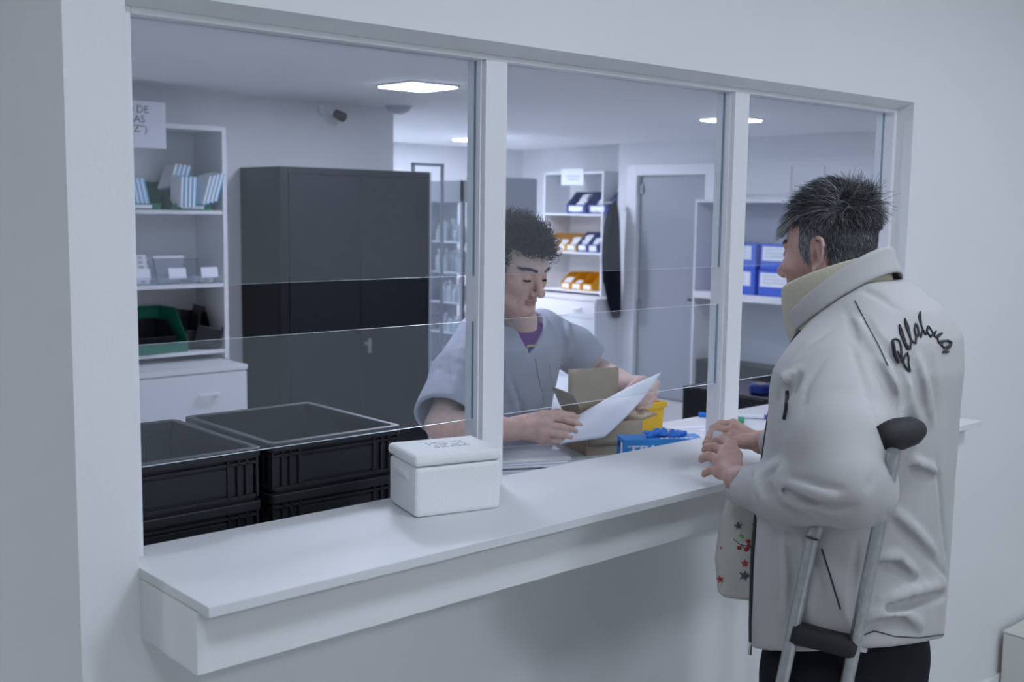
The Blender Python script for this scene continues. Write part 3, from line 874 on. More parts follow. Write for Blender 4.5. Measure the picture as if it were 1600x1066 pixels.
class SDF:
    """ordered list of smooth unions and subtractions with bounding spheres"""
    def __init__(s):
        s.ops = []

    def _add(s, mode, k, fn, c, R):
        s.ops.append((mode, k, fn, np.array(c, float), float(R)))
        return s

    def cone(s, a, b, r1, r2=None, k=0.01, mode='u'):
        a = np.array(a, float); b = np.array(b, float)
        r2 = r1 if r2 is None else r2
        ba = b - a
        L2 = max(float(ba @ ba), 1e-12)
        def fn(P):
            t = np.clip((P - a) @ ba / L2, 0, 1)
            return np.linalg.norm(P - a - t[:, None] * ba, axis=1) - (r1 + (r2 - r1) * t)
        return s._add(mode, k, fn, (a + b) / 2, math.sqrt(L2) / 2 + max(r1, r2))

    def chain(s, pts, rs, k=0.004, mode='u'):
        for i in range(len(pts) - 1):
            s.cone(pts[i], pts[i + 1], rs[i], rs[i + 1], k if i else k, mode)
        return s

    def ell(s, c, r, k=0.01, mode='u', R=None):
        """ellipsoid; R rows are its own axes"""
        c = np.array(c, float); r = np.array(r, float)
        Rm = None if R is None else np.array(R, float)
        def fn(P):
            q = P - c
            if Rm is not None:
                q = q @ Rm.T
            k0 = np.linalg.norm(q / r, axis=1)
            k1 = np.linalg.norm(q / (r * r), axis=1) + 1e-9
            return k0 * (k0 - 1) / k1
        return s._add(mode, k, fn, c, r.max())

    def loft(s, secs, O, X, Y, k=0.02, mode='u', p=2.3):
        """stack of superellipse sections (z, x, y, rx, ry) along +z in the frame O, X, Y"""
        S = np.array(secs, float)
        O = np.array(O, float); X = np.array(X, float); Y = np.array(Y, float)
        z0, z1 = S[0, 0], S[-1, 0]
        def fn(P):
            q = P - O
            z = q[:, 2]
            zc = np.clip(z, z0, z1)
            v = [np.interp(zc, S[:, 0], S[:, i]) for i in range(1, 5)]
            x = (q @ X - v[0]) / v[2]
            y = (q @ Y - v[1]) / v[3]
            e = (np.abs(x) ** p + np.abs(y) ** p) ** (1 / p)
            d = (e - 1) * np.minimum(v[2], v[3])
            dz = np.abs(z - zc)
            return np.where(dz > 0, np.sqrt(np.maximum(d, 0) ** 2 + dz ** 2) + np.minimum(d, 0) * 0, d)
        cz = (z0 + z1) / 2
        c = O + X * S[:, 1].mean() + Y * S[:, 2].mean() + np.array([0, 0, cz])
        return s._add(mode, k, fn, c, math.hypot((z1 - z0) / 2, max(S[:, 3].max(), S[:, 4].max()) * 1.5))

    def slab(s, o, n, k=0.004, mode='s'):
        """half space on the +n side of o"""
        o = np.array(o, float); n = np.array(n, float) / np.linalg.norm(n)
        return s._add(mode, k, lambda P: -((P - o) @ n), o, 9.0)

    def ev(s, P, c=None, R=0.0):
        d = np.full(len(P), 1.0)
        for mode, k, fn, bc, br in s.ops:
            if c is not None and np.linalg.norm(bc - c) - br - R > 0.06 + k:
                continue
            e = fn(P)
            if mode == 'u':
                if k > 0:
                    h = np.clip(0.5 + 0.5 * (d - e) / k, 0, 1)
                    d = d + (e - d) * h - k * h * (1 - h)
                else:
                    d = np.minimum(d, e)
            else:
                e = -e
                if k > 0:
                    h = np.clip(0.5 - 0.5 * (d - e) / k, 0, 1)
                    d = d + (e - d) * h + k * h * (1 - h)
                else:
                    d = np.maximum(d, e)
        return d

    def hit(s, px, py, t0=1.2, t1=4.5):
        """where the view ray through a spot of the frame meets the surface"""
        o = np.array(CAM); d = pix_ray(px, py)
        t = t0
        for _ in range(160):
            v = s.ev((o + d * t)[None, :], o + d * t, 0.05)[0]
            if v < 0.0008:
                return o + d * t
            t += min(max(v * 0.6, 0.0006), 0.05)
            if t > t1:
                break
        return None

    def normal(s, p, h=0.002):
        P = np.array([p + h * e for e in np.eye(3)] + [p - h * e for e in np.eye(3)])
        v = s.ev(P, p, 0.02)
        n = v[:3] - v[3:]
        return n / (np.linalg.norm(n) + 1e-12)

    def mesh(s, lo, hi, h, B=20):
        """naive surface nets, block by block"""
        lo = np.array(lo, float); hi = np.array(hi, float)
        n = np.ceil((hi - lo) / h).astype(int)
        nb = np.ceil(n / B).astype(int)
        VK, VP, QK = [], [], []
        G = np.arange(-1, B + 1)
        gi, gj, gk = np.meshgrid(G, G, G, indexing='ij')
        grid = np.stack([gi, gj, gk], -1).reshape(-1, 3)
        m = B + 2
        diag = h * B * 0.5 * math.sqrt(3)
        N1 = n + 4
        def key(ijk):
            return ((ijk[..., 0] + 2) * N1[1] + (ijk[..., 1] + 2)) * N1[2] + (ijk[..., 2] + 2)
        for bi in np.ndindex(*nb):
            b0 = np.array(bi) * B
            c = lo + (b0 + B / 2) * h
            if abs(s.ev(c[None, :], c, diag)[0]) > diag * 1.35 + 0.012:
                continue
            P = lo + (b0 + grid) * h
            F = s.ev(P, c, diag + 2 * h).reshape(m, m, m)
            if F.min() > 0 or F.max() < 0:
                continue
            I = F < 0
            # cells
            cs = np.zeros((m - 1,) * 3, int)
            for a in (0, 1):
                for b in (0, 1):
                    for d in (0, 1):
                        cs += I[a:m - 1 + a, b:m - 1 + b, d:m - 1 + d]
            act = (cs > 0) & (cs < 8)
            ci = np.argwhere(act)
            if len(ci) == 0:
                continue
            acc = np.zeros((len(ci), 3)); cnt = np.zeros(len(ci))
            for ax in range(3):
                o1 = [x for x in range(3) if x != ax]
                for u in (0, 1):
                    for v in (0, 1):
                        a = ci.copy(); a[:, o1[0]] += u; a[:, o1[1]] += v
                        b = a.copy(); b[:, ax] += 1
                        fa = F[a[:, 0], a[:, 1], a[:, 2]]; fb = F[b[:, 0], b[:, 1], b[:, 2]]
                        cr = (fa < 0) != (fb < 0)
                        t = np.where(cr, fa / np.where(cr, fa - fb, 1), 0)
                        p = a.astype(float); p[:, ax] += t
                        acc[cr] += p[cr]; cnt[cr] += 1
            vp = lo + (b0 - 1 + acc / cnt[:, None]) * h
            VK.append(key(ci + b0 - 1)); VP.append(vp)
            # quads: edges starting at local points 1..B (global b0 .. b0+B-1)
            for ax in range(3):
                A = I[1:m - 1, 1:m - 1, 1:m - 1]
                sl = [slice(1, m - 1)] * 3
                sl[ax] = slice(2, m)
                Bq = I[tuple(sl)]
                e = np.argwhere(A != Bq)
                if len(e) == 0:
                    continue
                fl = A[e[:, 0], e[:, 1], e[:, 2]]
                g = e + b0          # global point index of the edge start
                o1, o2 = (ax + 1) % 3, (ax + 2) % 3
                q = []
                for du, dv in ((-1, -1), (0, -1), (0, 0), (-1, 0)):
                    w_ = g.copy(); w_[:, o1] += du; w_[:, o2] += dv
                    q.append(key(w_))
                q = np.stack(q, 1)
                q[~fl] = q[~fl][:, ::-1]
                QK.append(q)
        VK = np.concatenate(VK); VP = np.concatenate(VP); QK = np.concatenate(QK)
        uk, ui = np.unique(VK, return_index=True)
        V = VP[ui]
        idx = np.searchsorted(uk, QK)
        idx = np.clip(idx, 0, len(uk) - 1)
        ok = (uk[idx] == QK).all(1)
        return V, idx[ok]


def relax(V, Q, it=2, lam=0.5):
    E = np.concatenate([Q[:, [0, 1]], Q[:, [1, 2]], Q[:, [2, 3]], Q[:, [3, 0]]])
    for _ in range(it):
        S = np.zeros_like(V); n = np.zeros(len(V))
        np.add.at(S, E[:, 0], V[E[:, 1]]); np.add.at(n, E[:, 0], 1)
        np.add.at(S, E[:, 1], V[E[:, 0]]); np.add.at(n, E[:, 1], 1)
        V = V + lam * (S / np.maximum(n, 1)[:, None] - V)
    return V


def mesh_obj(name, V, Q, mats, parent=None, fm=None, off=None):
    if off is not None:
        V = V - np.array(off)
    me = bpy.data.meshes.new(name)
    me.vertices.add(len(V))
    me.vertices.foreach_set('co', V.astype(np.float32).ravel())
    me.loops.add(len(Q) * 4)
    me.loops.foreach_set('vertex_index', Q.astype(np.int32).ravel())
    me.polygons.add(len(Q))
    me.polygons.foreach_set('loop_start', np.arange(0, len(Q) * 4, 4, dtype=np.int32))
    for q in (mats if isinstance(mats, (list, tuple)) else [mats]):
        me.materials.append(q)
    if fm is not None:
        me.polygons.foreach_set('material_index', fm.astype(np.int32))
    me.update(calc_edges=True)
    me.validate()
    me.polygons.foreach_set('use_smooth', np.ones(len(me.polygons), bool))
    o = bpy.data.objects.new(name, me)
    col.objects.link(o)
    if parent:
        o.parent = parent
    return o


def strands(name, paths, rad, mats, mi, parent=None, off=None, sides=3):
    """paths: (n, m, 3) centre lines, one thin tapered tube each, as one mesh"""
    n, m, _ = paths.shape
    T = np.gradient(paths, axis=1)
    T /= np.linalg.norm(T, axis=2, keepdims=True) + 1e-9
    ref = np.random.normal(size=(n, 1, 3))
    U = np.cross(T, ref); U /= np.linalg.norm(U, axis=2, keepdims=True) + 1e-9
    Wv = np.cross(T, U)
    tp = rad * np.linspace(1, 0.35, m)[None, :, None]
    ring = [paths + tp * (U * math.cos(2 * PI * k / sides) + Wv * math.sin(2 * PI * k / sides)) for k in range(sides)]
    V = np.stack(ring, 2).reshape(-1, 3)
    b = (np.arange(n) * m * sides)[:, None, None] + (np.arange(m - 1) * sides)[None, :, None]
    k = np.arange(sides)[None, None, :]; k2 = (np.arange(sides) + 1)[None, None, :] % sides
    Q = np.stack([b + k, b + k2, b + sides + k2, b + sides + k], -1).reshape(-1, 4)
    fm = np.repeat(np.array(mi), (m - 1) * sides)
    return mesh_obj(name, V, Q, mats, parent, fm, off)


def head_sdf(S, M3, o, sc_=1.0, lids=True, neck=None, nose=1.0, jaw=1.0, skull=((0, -.014, .030), (.076, .098, .086))):
    """head in its own frame (x left, y forward, z up); M3 columns are those axes in the world"""
    o = np.array(o, float)
    A = M3.T                                    # rows are local axes
    def w(*p):
        return o + M3 @ (np.array(p, float) * sc_)
    def E(c, r, k, mode='u', rot=None):
        R = A if rot is None else rot @ A
        S.ell(w(*c), np.array(r) * sc_, k, mode, R)
    E(skull[0], skull[1], .02)
    E((0, .034, .012), (.064, .058, .078), .025)
    E((0, .044, -.038), (.056 * jaw, .050, .056), .02)
    E((0, .036, -.074), (.051 * jaw, .053, .036), .02)
    E((0, .080, -.098), (.021 * jaw, .015, .015), .02)
    for s in (-1, 1):
        E((s * .043, .060, -.024), (.021, .022, .018), .02)
        S.cone(w(s * .010, .0905, .023), w(s * .042, .078, .021), .0075 * sc_, .006 * sc_, .014)
        E((s * .033, .100, .002), (.015, .013, .012), .014, 's')
        E((s * .032, .0775, .002), (.0135, .0125, .0115), .004)
        S.cone(w(s * .052, .030, -.080), w(s * .020, .075, -.100), .016 * sc_, .014 * sc_, .02)
    S.cone(w(0, .090, .012), w(0, .090 + .026 * nose, -.032), .0072 * sc_, .0105 * sc_, .010)
    E((0, .090 + .027 * nose, -.035), (.0105, .0095, .0095), .006)
    for s in (-1, 1):
        E((s * .0115, .104, -.040), (.0072, .0095, .0075), .006)
        S.cone(w(s * .006, .112, -.049), w(s * .006, .108, -.040), .0028 * sc_, .003 * sc_, .003, 's')
    # lips
    E((0, .0948, -.0628), (.0185, .0100, .0043), .004)
    E((0, .0932, -.0732), (.0165, .0100, .0050), .004)
    S.chain([w(-.025, .083, -.0650), w(-.013, .0995, -.0675), w(0, .1045, -.0680), w(.013, .0995, -.0675), w(.025, .083, -.0650)], [.0013 * sc_] * 5, .003, 's')
    E((0, .102, -.085), (.015, .007, .005), .008, 's')
    # ears: a thin plate, rolled rim, inner fold, hollow
    for s in (-1, 1):
        def e3(y, z, o=0.0):
            return w(s * (.0745 - y * .34 + o), y - .010, z)
        S.cone(w(s * .066, -.010, .012), w(s * .067, -.006, -.026), .0105 * sc_, .0085 * sc_, .006)
        S.chain([e3(.004, .014, -.002), e3(-.010, .018, -.001), e3(-.013, .0, -.001), e3(-.004, -.022, -.002)], [.0062 * sc_, .0072 * sc_, .0072 * sc_, .0062 * sc_], .005)
        rim = [(.006, .002), (.0085, .016), (.004, .028), (-.007, .0335), (-.018, .029), (-.0245, .016), (-.025, .002), (-.020, -.013), (-.011, -.026), (-.003, -.0335), (.002, -.028)]
        S.chain([e3(y_, z_, .0045) for y_, z_ in rim], [.0034 * sc_, .0036 * sc_, .0038 * sc_, .0040 * sc_, .0042 * sc_, .0042 * sc_, .0040 * sc_, .0042 * sc_, .0055 * sc_, .0058 * sc_, .0045 * sc_], .003)
        S.chain([e3(-.004, .022, .003), e3(-.013, .010, .004), e3(-.013, -.006, .004), e3(-.004, -.018, .003)], [.0026 * sc_, .0032 * sc_, .0032 * sc_, .0026 * sc_], .003)
        S.ell(e3(-.003, -.004, .004), np.array((.0085, .0062, .0115)) * sc_, .003, 's', A)
        S.ell(e3(-.018, .016, .0075), np.array((.0040, .0032, .010)) * sc_, .002, 's', A)
        S.cone(e3(.0065, -.010, .003), e3(.0065, -.003, .003), .0042 * sc_, .0038 * sc_, .003)
    return w


def snap(pts, S, o, M3, sc_, lift=0.0008):
    """slide points of the head frame along its forward axis onto the skin"""
    p = pts.copy()
    p[:, 1] = .150
    act = np.ones(len(p), bool)
    for _ in range(220):
        W = o + (p[act] * sc_) @ M3.T
        d = S.ev(W)
        i = np.where(act)[0]
        p[i, 1] -= np.clip(d * .8 / sc_, .0002, .02)
        act[i[d < lift]] = False
        if not act.any():
            break
    return p
# ================================================================== CUSTOMER
def skin_mat(name, c):
    return mat(name, c, 0.52, spec=0.35, sub=0.12, var=0.10, vscale=45, bump=0.10, bscale=220)

M['skin_a'] = skin_mat('olive skin', (0.50, 0.315, 0.265))
M['skin_b'] = skin_mat('light skin', (0.66, 0.46, 0.40))
M['lip_b'] = skin_mat('lips', (0.54, 0.31, 0.28))
M['lip_a'] = skin_mat('older lips', (0.38, 0.20, 0.18))
M['hair_dark'] = mat('dark hair', (0.022, 0.022, 0.025), 0.55, spec=0.4)
M['hair_mid'] = mat('iron grey hair', (0.10, 0.105, 0.115), 0.55, spec=0.4)
M['hair_light'] = mat('silver hair', (0.38, 0.39, 0.41), 0.5, spec=0.4)
M['hair_black'] = mat('black brown hair', (0.008, 0.007, 0.008), 0.5, spec=0.45)
M['jacket'] = mat('light grey taffeta', (0.465, 0.46, 0.455), 0.62, spec=0.3, bump=0.08, bscale=380, var=0.02, vscale=8)
M['fleece'] = mat('cream fleece', (0.56, 0.52, 0.40), 0.95, spec=0.05, bump=0.5, bscale=420, sheen=0.3)
M['trouser'] = mat('dark navy trousers', (0.008, 0.009, 0.013), 0.85, spec=0.2, bump=0.1, bscale=200)
M['thread'] = mat('black embroidery', (0.008, 0.009, 0.014), 0.6)
M['zip'] = mat('charcoal zip tape', (0.03, 0.034, 0.042), 0.6)
M['shoe'] = mat('black shoe', (0.012, 0.012, 0.012), 0.5)

HEMS = -1
C0 = np.array([1.142, -0.56, 0.0])
BX = np.array([-1.0, 0.0, 0.0])       # his left
BY = np.array([0.0, 1.0, 0.0])        # his front
BZ = np.array([0.0, 0.0, 1.0])
cust = thing('person', 'grey haired man in a pale grey jacket leaning his hands on the counter', 'person', tuple(C0))

def bl(x, y, z):
    return C0 + BX * x + BY * y + BZ * z

# ---- joints of arms and hands
Lsh = bl(0.135, -0.01, 1.39)
Lel = at(1324, 750, -0.685)
Lwr = at(1153, 750, -0.335)
Rsh = bl(-0.165, -0.01, 1.455)
Rwr = at(1193, 692, -0.165)
Rel = np.array([1.345, -0.40, 1.20])

def fingers(S, W, mcp, pip, dip, tip, r0=0.0098, k=0.0035):
    """four fingers: a chain each, rooted in the palm"""
    for i in range(4):
        rr_ = r0 * (1.0, 1.03, 0.98, 0.86)[i]
        S.chain([mcp[i] * 0.75 + np.array(W) * 0.25, mcp[i], pip[i], dip[i], tip[i]], [rr_ * 1.05, rr_ * 1.08, rr_ * 1.0, rr_ * 0.9, rr_ * 0.74], k)

def palm(S, W, mcp, n, k=0.012, r=0.0125):
    for i in range(4):
        S.cone(W, mcp[i], r * 1.25, r * (1.0, 1.02, 0.98, 0.9)[i], k)
    for i in range(3):
        S.cone(mcp[i], mcp[i + 1], r * 0.92, r * 0.9, k)

hA = SDF()
# left hand, back of the hand to the camera, fingers curled onto the counter edge
L_mcp = [at(1142, 697, -.232), at(1134, 707, -.246), at(1126, 721, -.258), at(1124, 738, -.268)]
L_pip = [at(1127, 690, -.200), at(1115, 699, -.214), at(1107, 713, -.226), at(1110, 735, -.244)]
L_dip = [at(1119, 689, -.188), at(1105, 700, -.200), at(1099, 715, -.212), at(1103, 738, -.234)]
L_tip = [at(1114, 691, -.180), at(1101, 703, -.193), at(1096, 719, -.206), at(1100, 742, -.230)]
palm(hA, Lwr, L_mcp, None)
fingers(hA, Lwr, L_mcp, L_pip, L_dip, L_tip, 0.0098)
hA.chain([Lwr + np.array([0.01, 0.02, 0.0]), at(1150, 712, -.262), at(1139, 694, -.218), at(1127, 685, -.188)], [0.017, 0.0125, 0.0105, 0.008], 0.008)
for q in range(3):                     # tendons and knuckles
    hA.ell(L_mcp[q] + np.array([-0.004, -0.004, 0.004]), (0.0095, 0.0095, 0.0085), 0.006)
hA.cone(Lel, Lwr, 0.045, 0.027, 0.01)
# right hand beyond it, thumb and finger pinching a slip of paper
R_mcp = [at(1146, 664, -.085), at(1148, 673, -.105), at(1146, 684, -.118), at(1146, 692, -.128)]
R_pip = [at(1127, 663, -.070), at(1124, 672, -.092), at(1120, 682, -.108), at(1122, 690, -.122)]
R_dip = [at(1114, 670, -.085), at(1111, 679, -.105), at(1108, 688, -.118), at(1112, 694, -.130)]
R_tip = [at(1110, 681, -.110), at(1106, 687, -.122), at(1102, 694, -.130), at(1107, 698, -.138)]
palm(hA, Rwr, R_mcp, None)
fingers(hA, Rwr, R_mcp, R_pip, R_dip, R_tip, 0.0102)
hA.chain([Rwr + np.array([-0.02, 0.0, 0.004]), at(1163, 690, -.150), at(1140, 691, -.150), at(1122, 687, -.135)], [0.020, 0.0155, 0.0118, 0.0085], 0.008)
hA.cone(Rel, Rwr, 0.045, 0.028, 0.01)
V, Q = hA.mesh(np.minimum.reduce([Lel, Rel, Lwr]) - .06, np.maximum.reduce([Lel, Rel, Rwr, Lwr]) + .14, 0.0024)
V = relax(V, Q, 1, .4)
parts_v, parts_q, parts_m = [V], [Q], [np.zeros(len(Q), int)]

# ---- head and neck
pit = math.radians(3)
hf = np.array([-0.02, 0.9998, 0.0]); hl = np.array([-0.9998, -0.02, 0.0])
hfd = hf * math.cos(pit) - BZ * math.sin(pit)
hu = np.cross(hfd, hl)
HM = np.stack([hl, hfd, hu], 1)
HS = 0.93
ear = at(1279, 398, -0.515)
HO = ear - HM @ (np.array([0.078, -0.018, 0.0]) * HS)
hS = SDF()
hw = head_sdf(hS, HM, HO, HS, nose=0.95, skull=((0, -.006, .038), (.071, .081, .098)))
hS.cone(hw(0, -.022, -.045), bl(0, -0.005, 1.40), .058, .066, .02)
V, Q = hS.mesh(HO - np.array([.13, .17, .26]), HO + np.array([.13, .17, .15]), 0.0024)
V = relax(V, Q, 1, .4)
loc = ((V[Q].mean(1)) - HO) @ HM / HS
fm = np.where((np.abs(loc[:, 0]) < .022) & (loc[:, 2] < -.058) & (loc[:, 2] > -.079) & (loc[:, 1] > .088), 1, 0)
parts_v.append(V); parts_q.append(Q); parts_m.append(fm)
headV, headQ = V, Q
# ---- trunk and legs hidden by the clothes
tS = SDF()
tS.loft([(0.80, 0, 0, .165, .105), (1.0, 0, 0, .16, .10), (1.2, 0, 0, .165, .10), (1.40, 0, -.015, .15, .08), (1.48, 0, -.015, .08, .06)], C0, BX, BY, .02)
for s in (-1, 1):
    tS.cone(bl(s * .095, 0, .86), bl(s * .10, .0, .48), .085, .058, .03)
    tS.cone(bl(s * .10, 0, .48), bl(s * .105, -.02, .09), .058, .038, .02)
    tS.cone(bl(s * .105, -.03, .05), bl(s * .115, .10, .04), .036, .03, .02)
tS.cone(Lsh, Lel, .038, .042, .02); tS.cone(Rsh, Rel, .038, .042, .02)
V, Q = tS.mesh(bl(.3, -.25, 0)[:3] * 0 + np.array([C0[0] - .32, C0[1] - .25, 0.0]), np.array([C0[0] + .34, C0[1] + .25, 1.56]), 0.008)
parts_v.append(V); parts_q.append(Q); parts_m.append(np.zeros(len(Q), int))
o_ = 0; QQ = []
for v, q in zip(parts_v, parts_q):
    QQ.append(q + o_); o_ += len(v)
mesh_obj('body', np.concatenate(parts_v), np.concatenate(QQ), [M['skin_a'], M['lip_a']], cust, np.concatenate(parts_m), C0)

# eyes, brows
for s in (1, -1):
    b = MB(); c = hw(s * .032, .0795, .002) - C0
    vs, fs = [], []
    b.tube([c - 0, c + HM @ np.array([0, .0105, -.002])], [0.0095, 0.004], 12)
    b.build('eye', M['camwhite'], cust, smooth=True)
n = 110
br = []
for s in (1, -1):
    t = np.random.rand(n)
    x = s * (.012 + .036 * t); y = .092 - .012 * t - .012 * t * t; z = .023 + .004 * np.sin(t * 2.6)
    p0 = np.stack([x, y, z + np.random.uniform(-.003, .003, n)], 1)
    d = np.stack([s * np.full(n, .009), -.001 - .003 * t, np.random.uniform(-.001, .004, n)], 1)
    br.append(np.stack([snap(p0, hS, HO, HM, HS), snap(p0 + d * .5, hS, HO, HM, HS, .002), snap(p0 + d, hS, HO, HM, HS, .0012)], 1))
br = np.concatenate(br) * HS @ HM.T + HO
strands('eyebrows', br, 0.0006, [M['hair_dark']], np.zeros(len(br), int), cust, C0)

# ---- short grey hair
def hair_roots(V, Q, HO, HM, HS, n, mask):
    q = V[Q]
    c = (q.mean(1) - HO) @ HM / HS
    nrm = np.cross(q[:, 2] - q[:, 0], q[:, 3] - q[:, 1])
    a = np.linalg.norm(nrm, axis=1)
    nrm /= a[:, None] + 1e-12
    w_ = a * mask(c)
    i = np.random.choice(len(Q), n, p=w_ / w_.sum())
    u, v = np.random.rand(2, n)
    P = (q[i, 0] * ((1 - u) * (1 - v))[:, None] + q[i, 1] * (u * (1 - v))[:, None] + q[i, 2] * (u * v)[:, None] + q[i, 3] * ((1 - u) * v)[:, None])
    N = nrm[i]
    out = ((P - HO) * N).sum(1)
    if np.median(out) < 0:
        N = -N
    return P, N, (P - HO) @ HM / HS, N @ HM

def mask_a(c):
    x, y, z = np.abs(c[:, 0]), c[:, 1], c[:, 2]
    front = np.where(y > .03, z > .062 - .25 * np.maximum(0, x - .03) + np.maximum(0, x - .045) * 0.6, True)
    side = np.where((y <= .045) & (y > .004), z > -.008 + np.maximum(0, y - .022) * 2.6, True)
    back = np.where(y <= .004, z > np.where(y > -.030, .016, -.072 + 0.0 * y), True)
    ear_ = ~((x > .0745) & (y < .02) & (y > -.038) & (z < .036))
    return (front & side & back & ear_ & (z > -.075)).astype(float)

P_, N_, Lc, Ln = hair_roots(headV, headQ, HO, HM, HS, 12000, mask_a)
n = len(P_)
x, y, z = Lc.T
# combing direction in the head frame
d = np.zeros((n, 3))
top = np.clip((z - .05) / .05, 0, 1)
d[:, 1] = np.where(y > -.04, 0.75, -0.15) * top - 0.35 * (1 - top)
d[:, 2] = -0.9 * (1 - top) + 0.25 * top
d[:, 0] = 0.15 * np.sign(x) * (1 - top) + np.random.normal(0, .22, n)
d += np.random.normal(0, .16, (n, 3))
crown = np.exp(-((y + .075) ** 2 + (z - .085) ** 2) / .0012)
L = (.010 + .019 * top + .004 * crown - .003 * (y < -.06) * (1 - top)) * np.random.uniform(.7, 1.25, n)
tuft = (y > .055) & (z > .045)
L = np.where(tuft, .030 * np.random.uniform(.7, 1.2, n), L)
d[tuft, 1] += .9; d[tuft, 2] += -.05
dn = d - (d * Ln).sum(1, keepdims=True) * Ln * .75
dn /= np.linalg.norm(dn, axis=1, keepdims=True)
lift = np.where(tuft, .75, .40 + .35 * top + .5 * crown)[:, None]
s_ = np.linspace(0, 1, 5)[None, :, None]
path = Lc[:, None, :] + (L[:, None, None] / HS) * (Ln[:, None, :] * lift[:, None] * (s_ - .42 * s_ ** 2) + dn[:, None, :] * (s_ * .45 + .5 * s_ ** 2))
path[:, :, 2] -= np.where(tuft, .010, .002)[:, None] * np.linspace(0, 1, 5)[None, :] ** 2
path = path * HS @ HM.T + HO
pl = np.clip(.10 + 1.1 * np.exp(-((z - .015) / .035) ** 2) * np.clip((y + .03) / .05, 0, 1) + .45 * tuft, 0, .85)
r_ = np.random.rand(n)
mi = np.where(r_ < pl * .95, 2, np.where(r_ < pl + .42, 1, 0))
strands('hair', path, 0.00062, [M['hair_dark'], M['hair_mid'], M['hair_light']], mi, cust, C0)
# scalp under the strands
cq = (headV[headQ].mean(1) - HO) @ HM / HS
sel = mask_a(cq) > 0
nv = np.zeros_like(headV); q = headV[headQ]
fn_ = np.cross(q[:, 2] - q[:, 0], q[:, 3] - q[:, 1])
for k in range(4):
    np.add.at(nv, headQ[:, k], fn_)
nv /= np.linalg.norm(nv, axis=1, keepdims=True) + 1e-12
if ((headV - HO) * nv).sum() < 0:
    nv = -nv
mesh_obj('hair_undercoat', headV + nv * 0.0022, headQ[sel], M['hair_mid'], cust, None, C0)

# ---- jacket
jS = SDF()
TOR = [(0.78, -.004, 0.0, .204, .146), (0.92, -.004, 0.0, .212, .150), (1.05, -.006, 0.0, .214, .151), (1.18, 0, -.005, .208, .150), (1.30, .002, -.014, .204, .146), (1.40, -.002, -.024, .196, .138),
       (1.46, -.016, -.032, .174, .120), (1.51, -.018, -.026, .128, .100), (1.545, -.006, -.008, .092, .086), (1.56, .002, .004, .082, .078)]
jS.loft(TOR, C0, BX, BY, .02, p=2.25)
UA0 = bl(.140, -.025, 1.378)
UAm = UA0 * .42 + Lel * .58 + np.array([-.006, -.006, 0])
FAm = at(1236, 768, -.555)
jS.cone(UA0, UAm, .080, .084, .075)
jS.cone(UAm, Lel, .084, .078, .014)
jS.ell(at(1330, 772, -.685), (.072, .074, .056), .014)
jS.cone(Lel + (FAm - Lel) * .05, FAm, .074, .062, .008)
jS.cone(FAm, Lwr + (FAm - Lwr) * .10 + np.array([0, 0, -.012]), .060, .038, .010)
jS.cone(bl(-.140, -.02, 1.435), Rel, .072, .070, .05)
jS.cone(Rel, Rwr + (Rel - Rwr) * .22, .068, .046, .03)
jS.slab((1.025, -.45, .858), np.cross(np.array([1.069, -.70, .926]) - np.array([1.025, -.45, .858]), np.array([1.44, -.62, .835]) - np.array([1.025, -.45, .858])) * HEMS, .006)
base = SDF(); base.ops = list(jS.ops)

def fold(poly, r=0.010, mode='s', sink=0.5, k=0.012, taper=True):
    """a crease (s) or a raised fold (u) laid along the cloth through points seen in the frame"""
    pts = []
    for i in range(len(poly) - 1):
        for t in np.linspace(0, 1, 4)[:-1] if i < len(poly) - 2 else np.linspace(0, 1, 4):
            pts.append((poly[i][0] + (poly[i + 1][0] - poly[i][0]) * t, poly[i][1] + (poly[i + 1][1] - poly[i][1]) * t))
    W = []
    for p in pts:
        h = base.hit(*p)
        if h is not None:
            nn = base.normal(h, .004) if False else base.normal(h)
            W.append(h + nn * (r * sink if mode == 's' else -r * sink))
    for i in range(len(W) - 1):
        if np.linalg.norm(W[i + 1] - W[i]) > .09:
            continue
        a, b_ = i / max(1, len(W) - 1), (i + 1) / max(1, len(W) - 1)
        ra = r * (0.45 + 0.55 * math.sin(PI * min(1, a * .9 + .05))) if taper else r
        rb = r * (0.45 + 0.55 * math.sin(PI * min(1, b_ * .9 + .05))) if taper else r
        jS.cone(W[i], W[i + 1], ra, rb, k, mode)

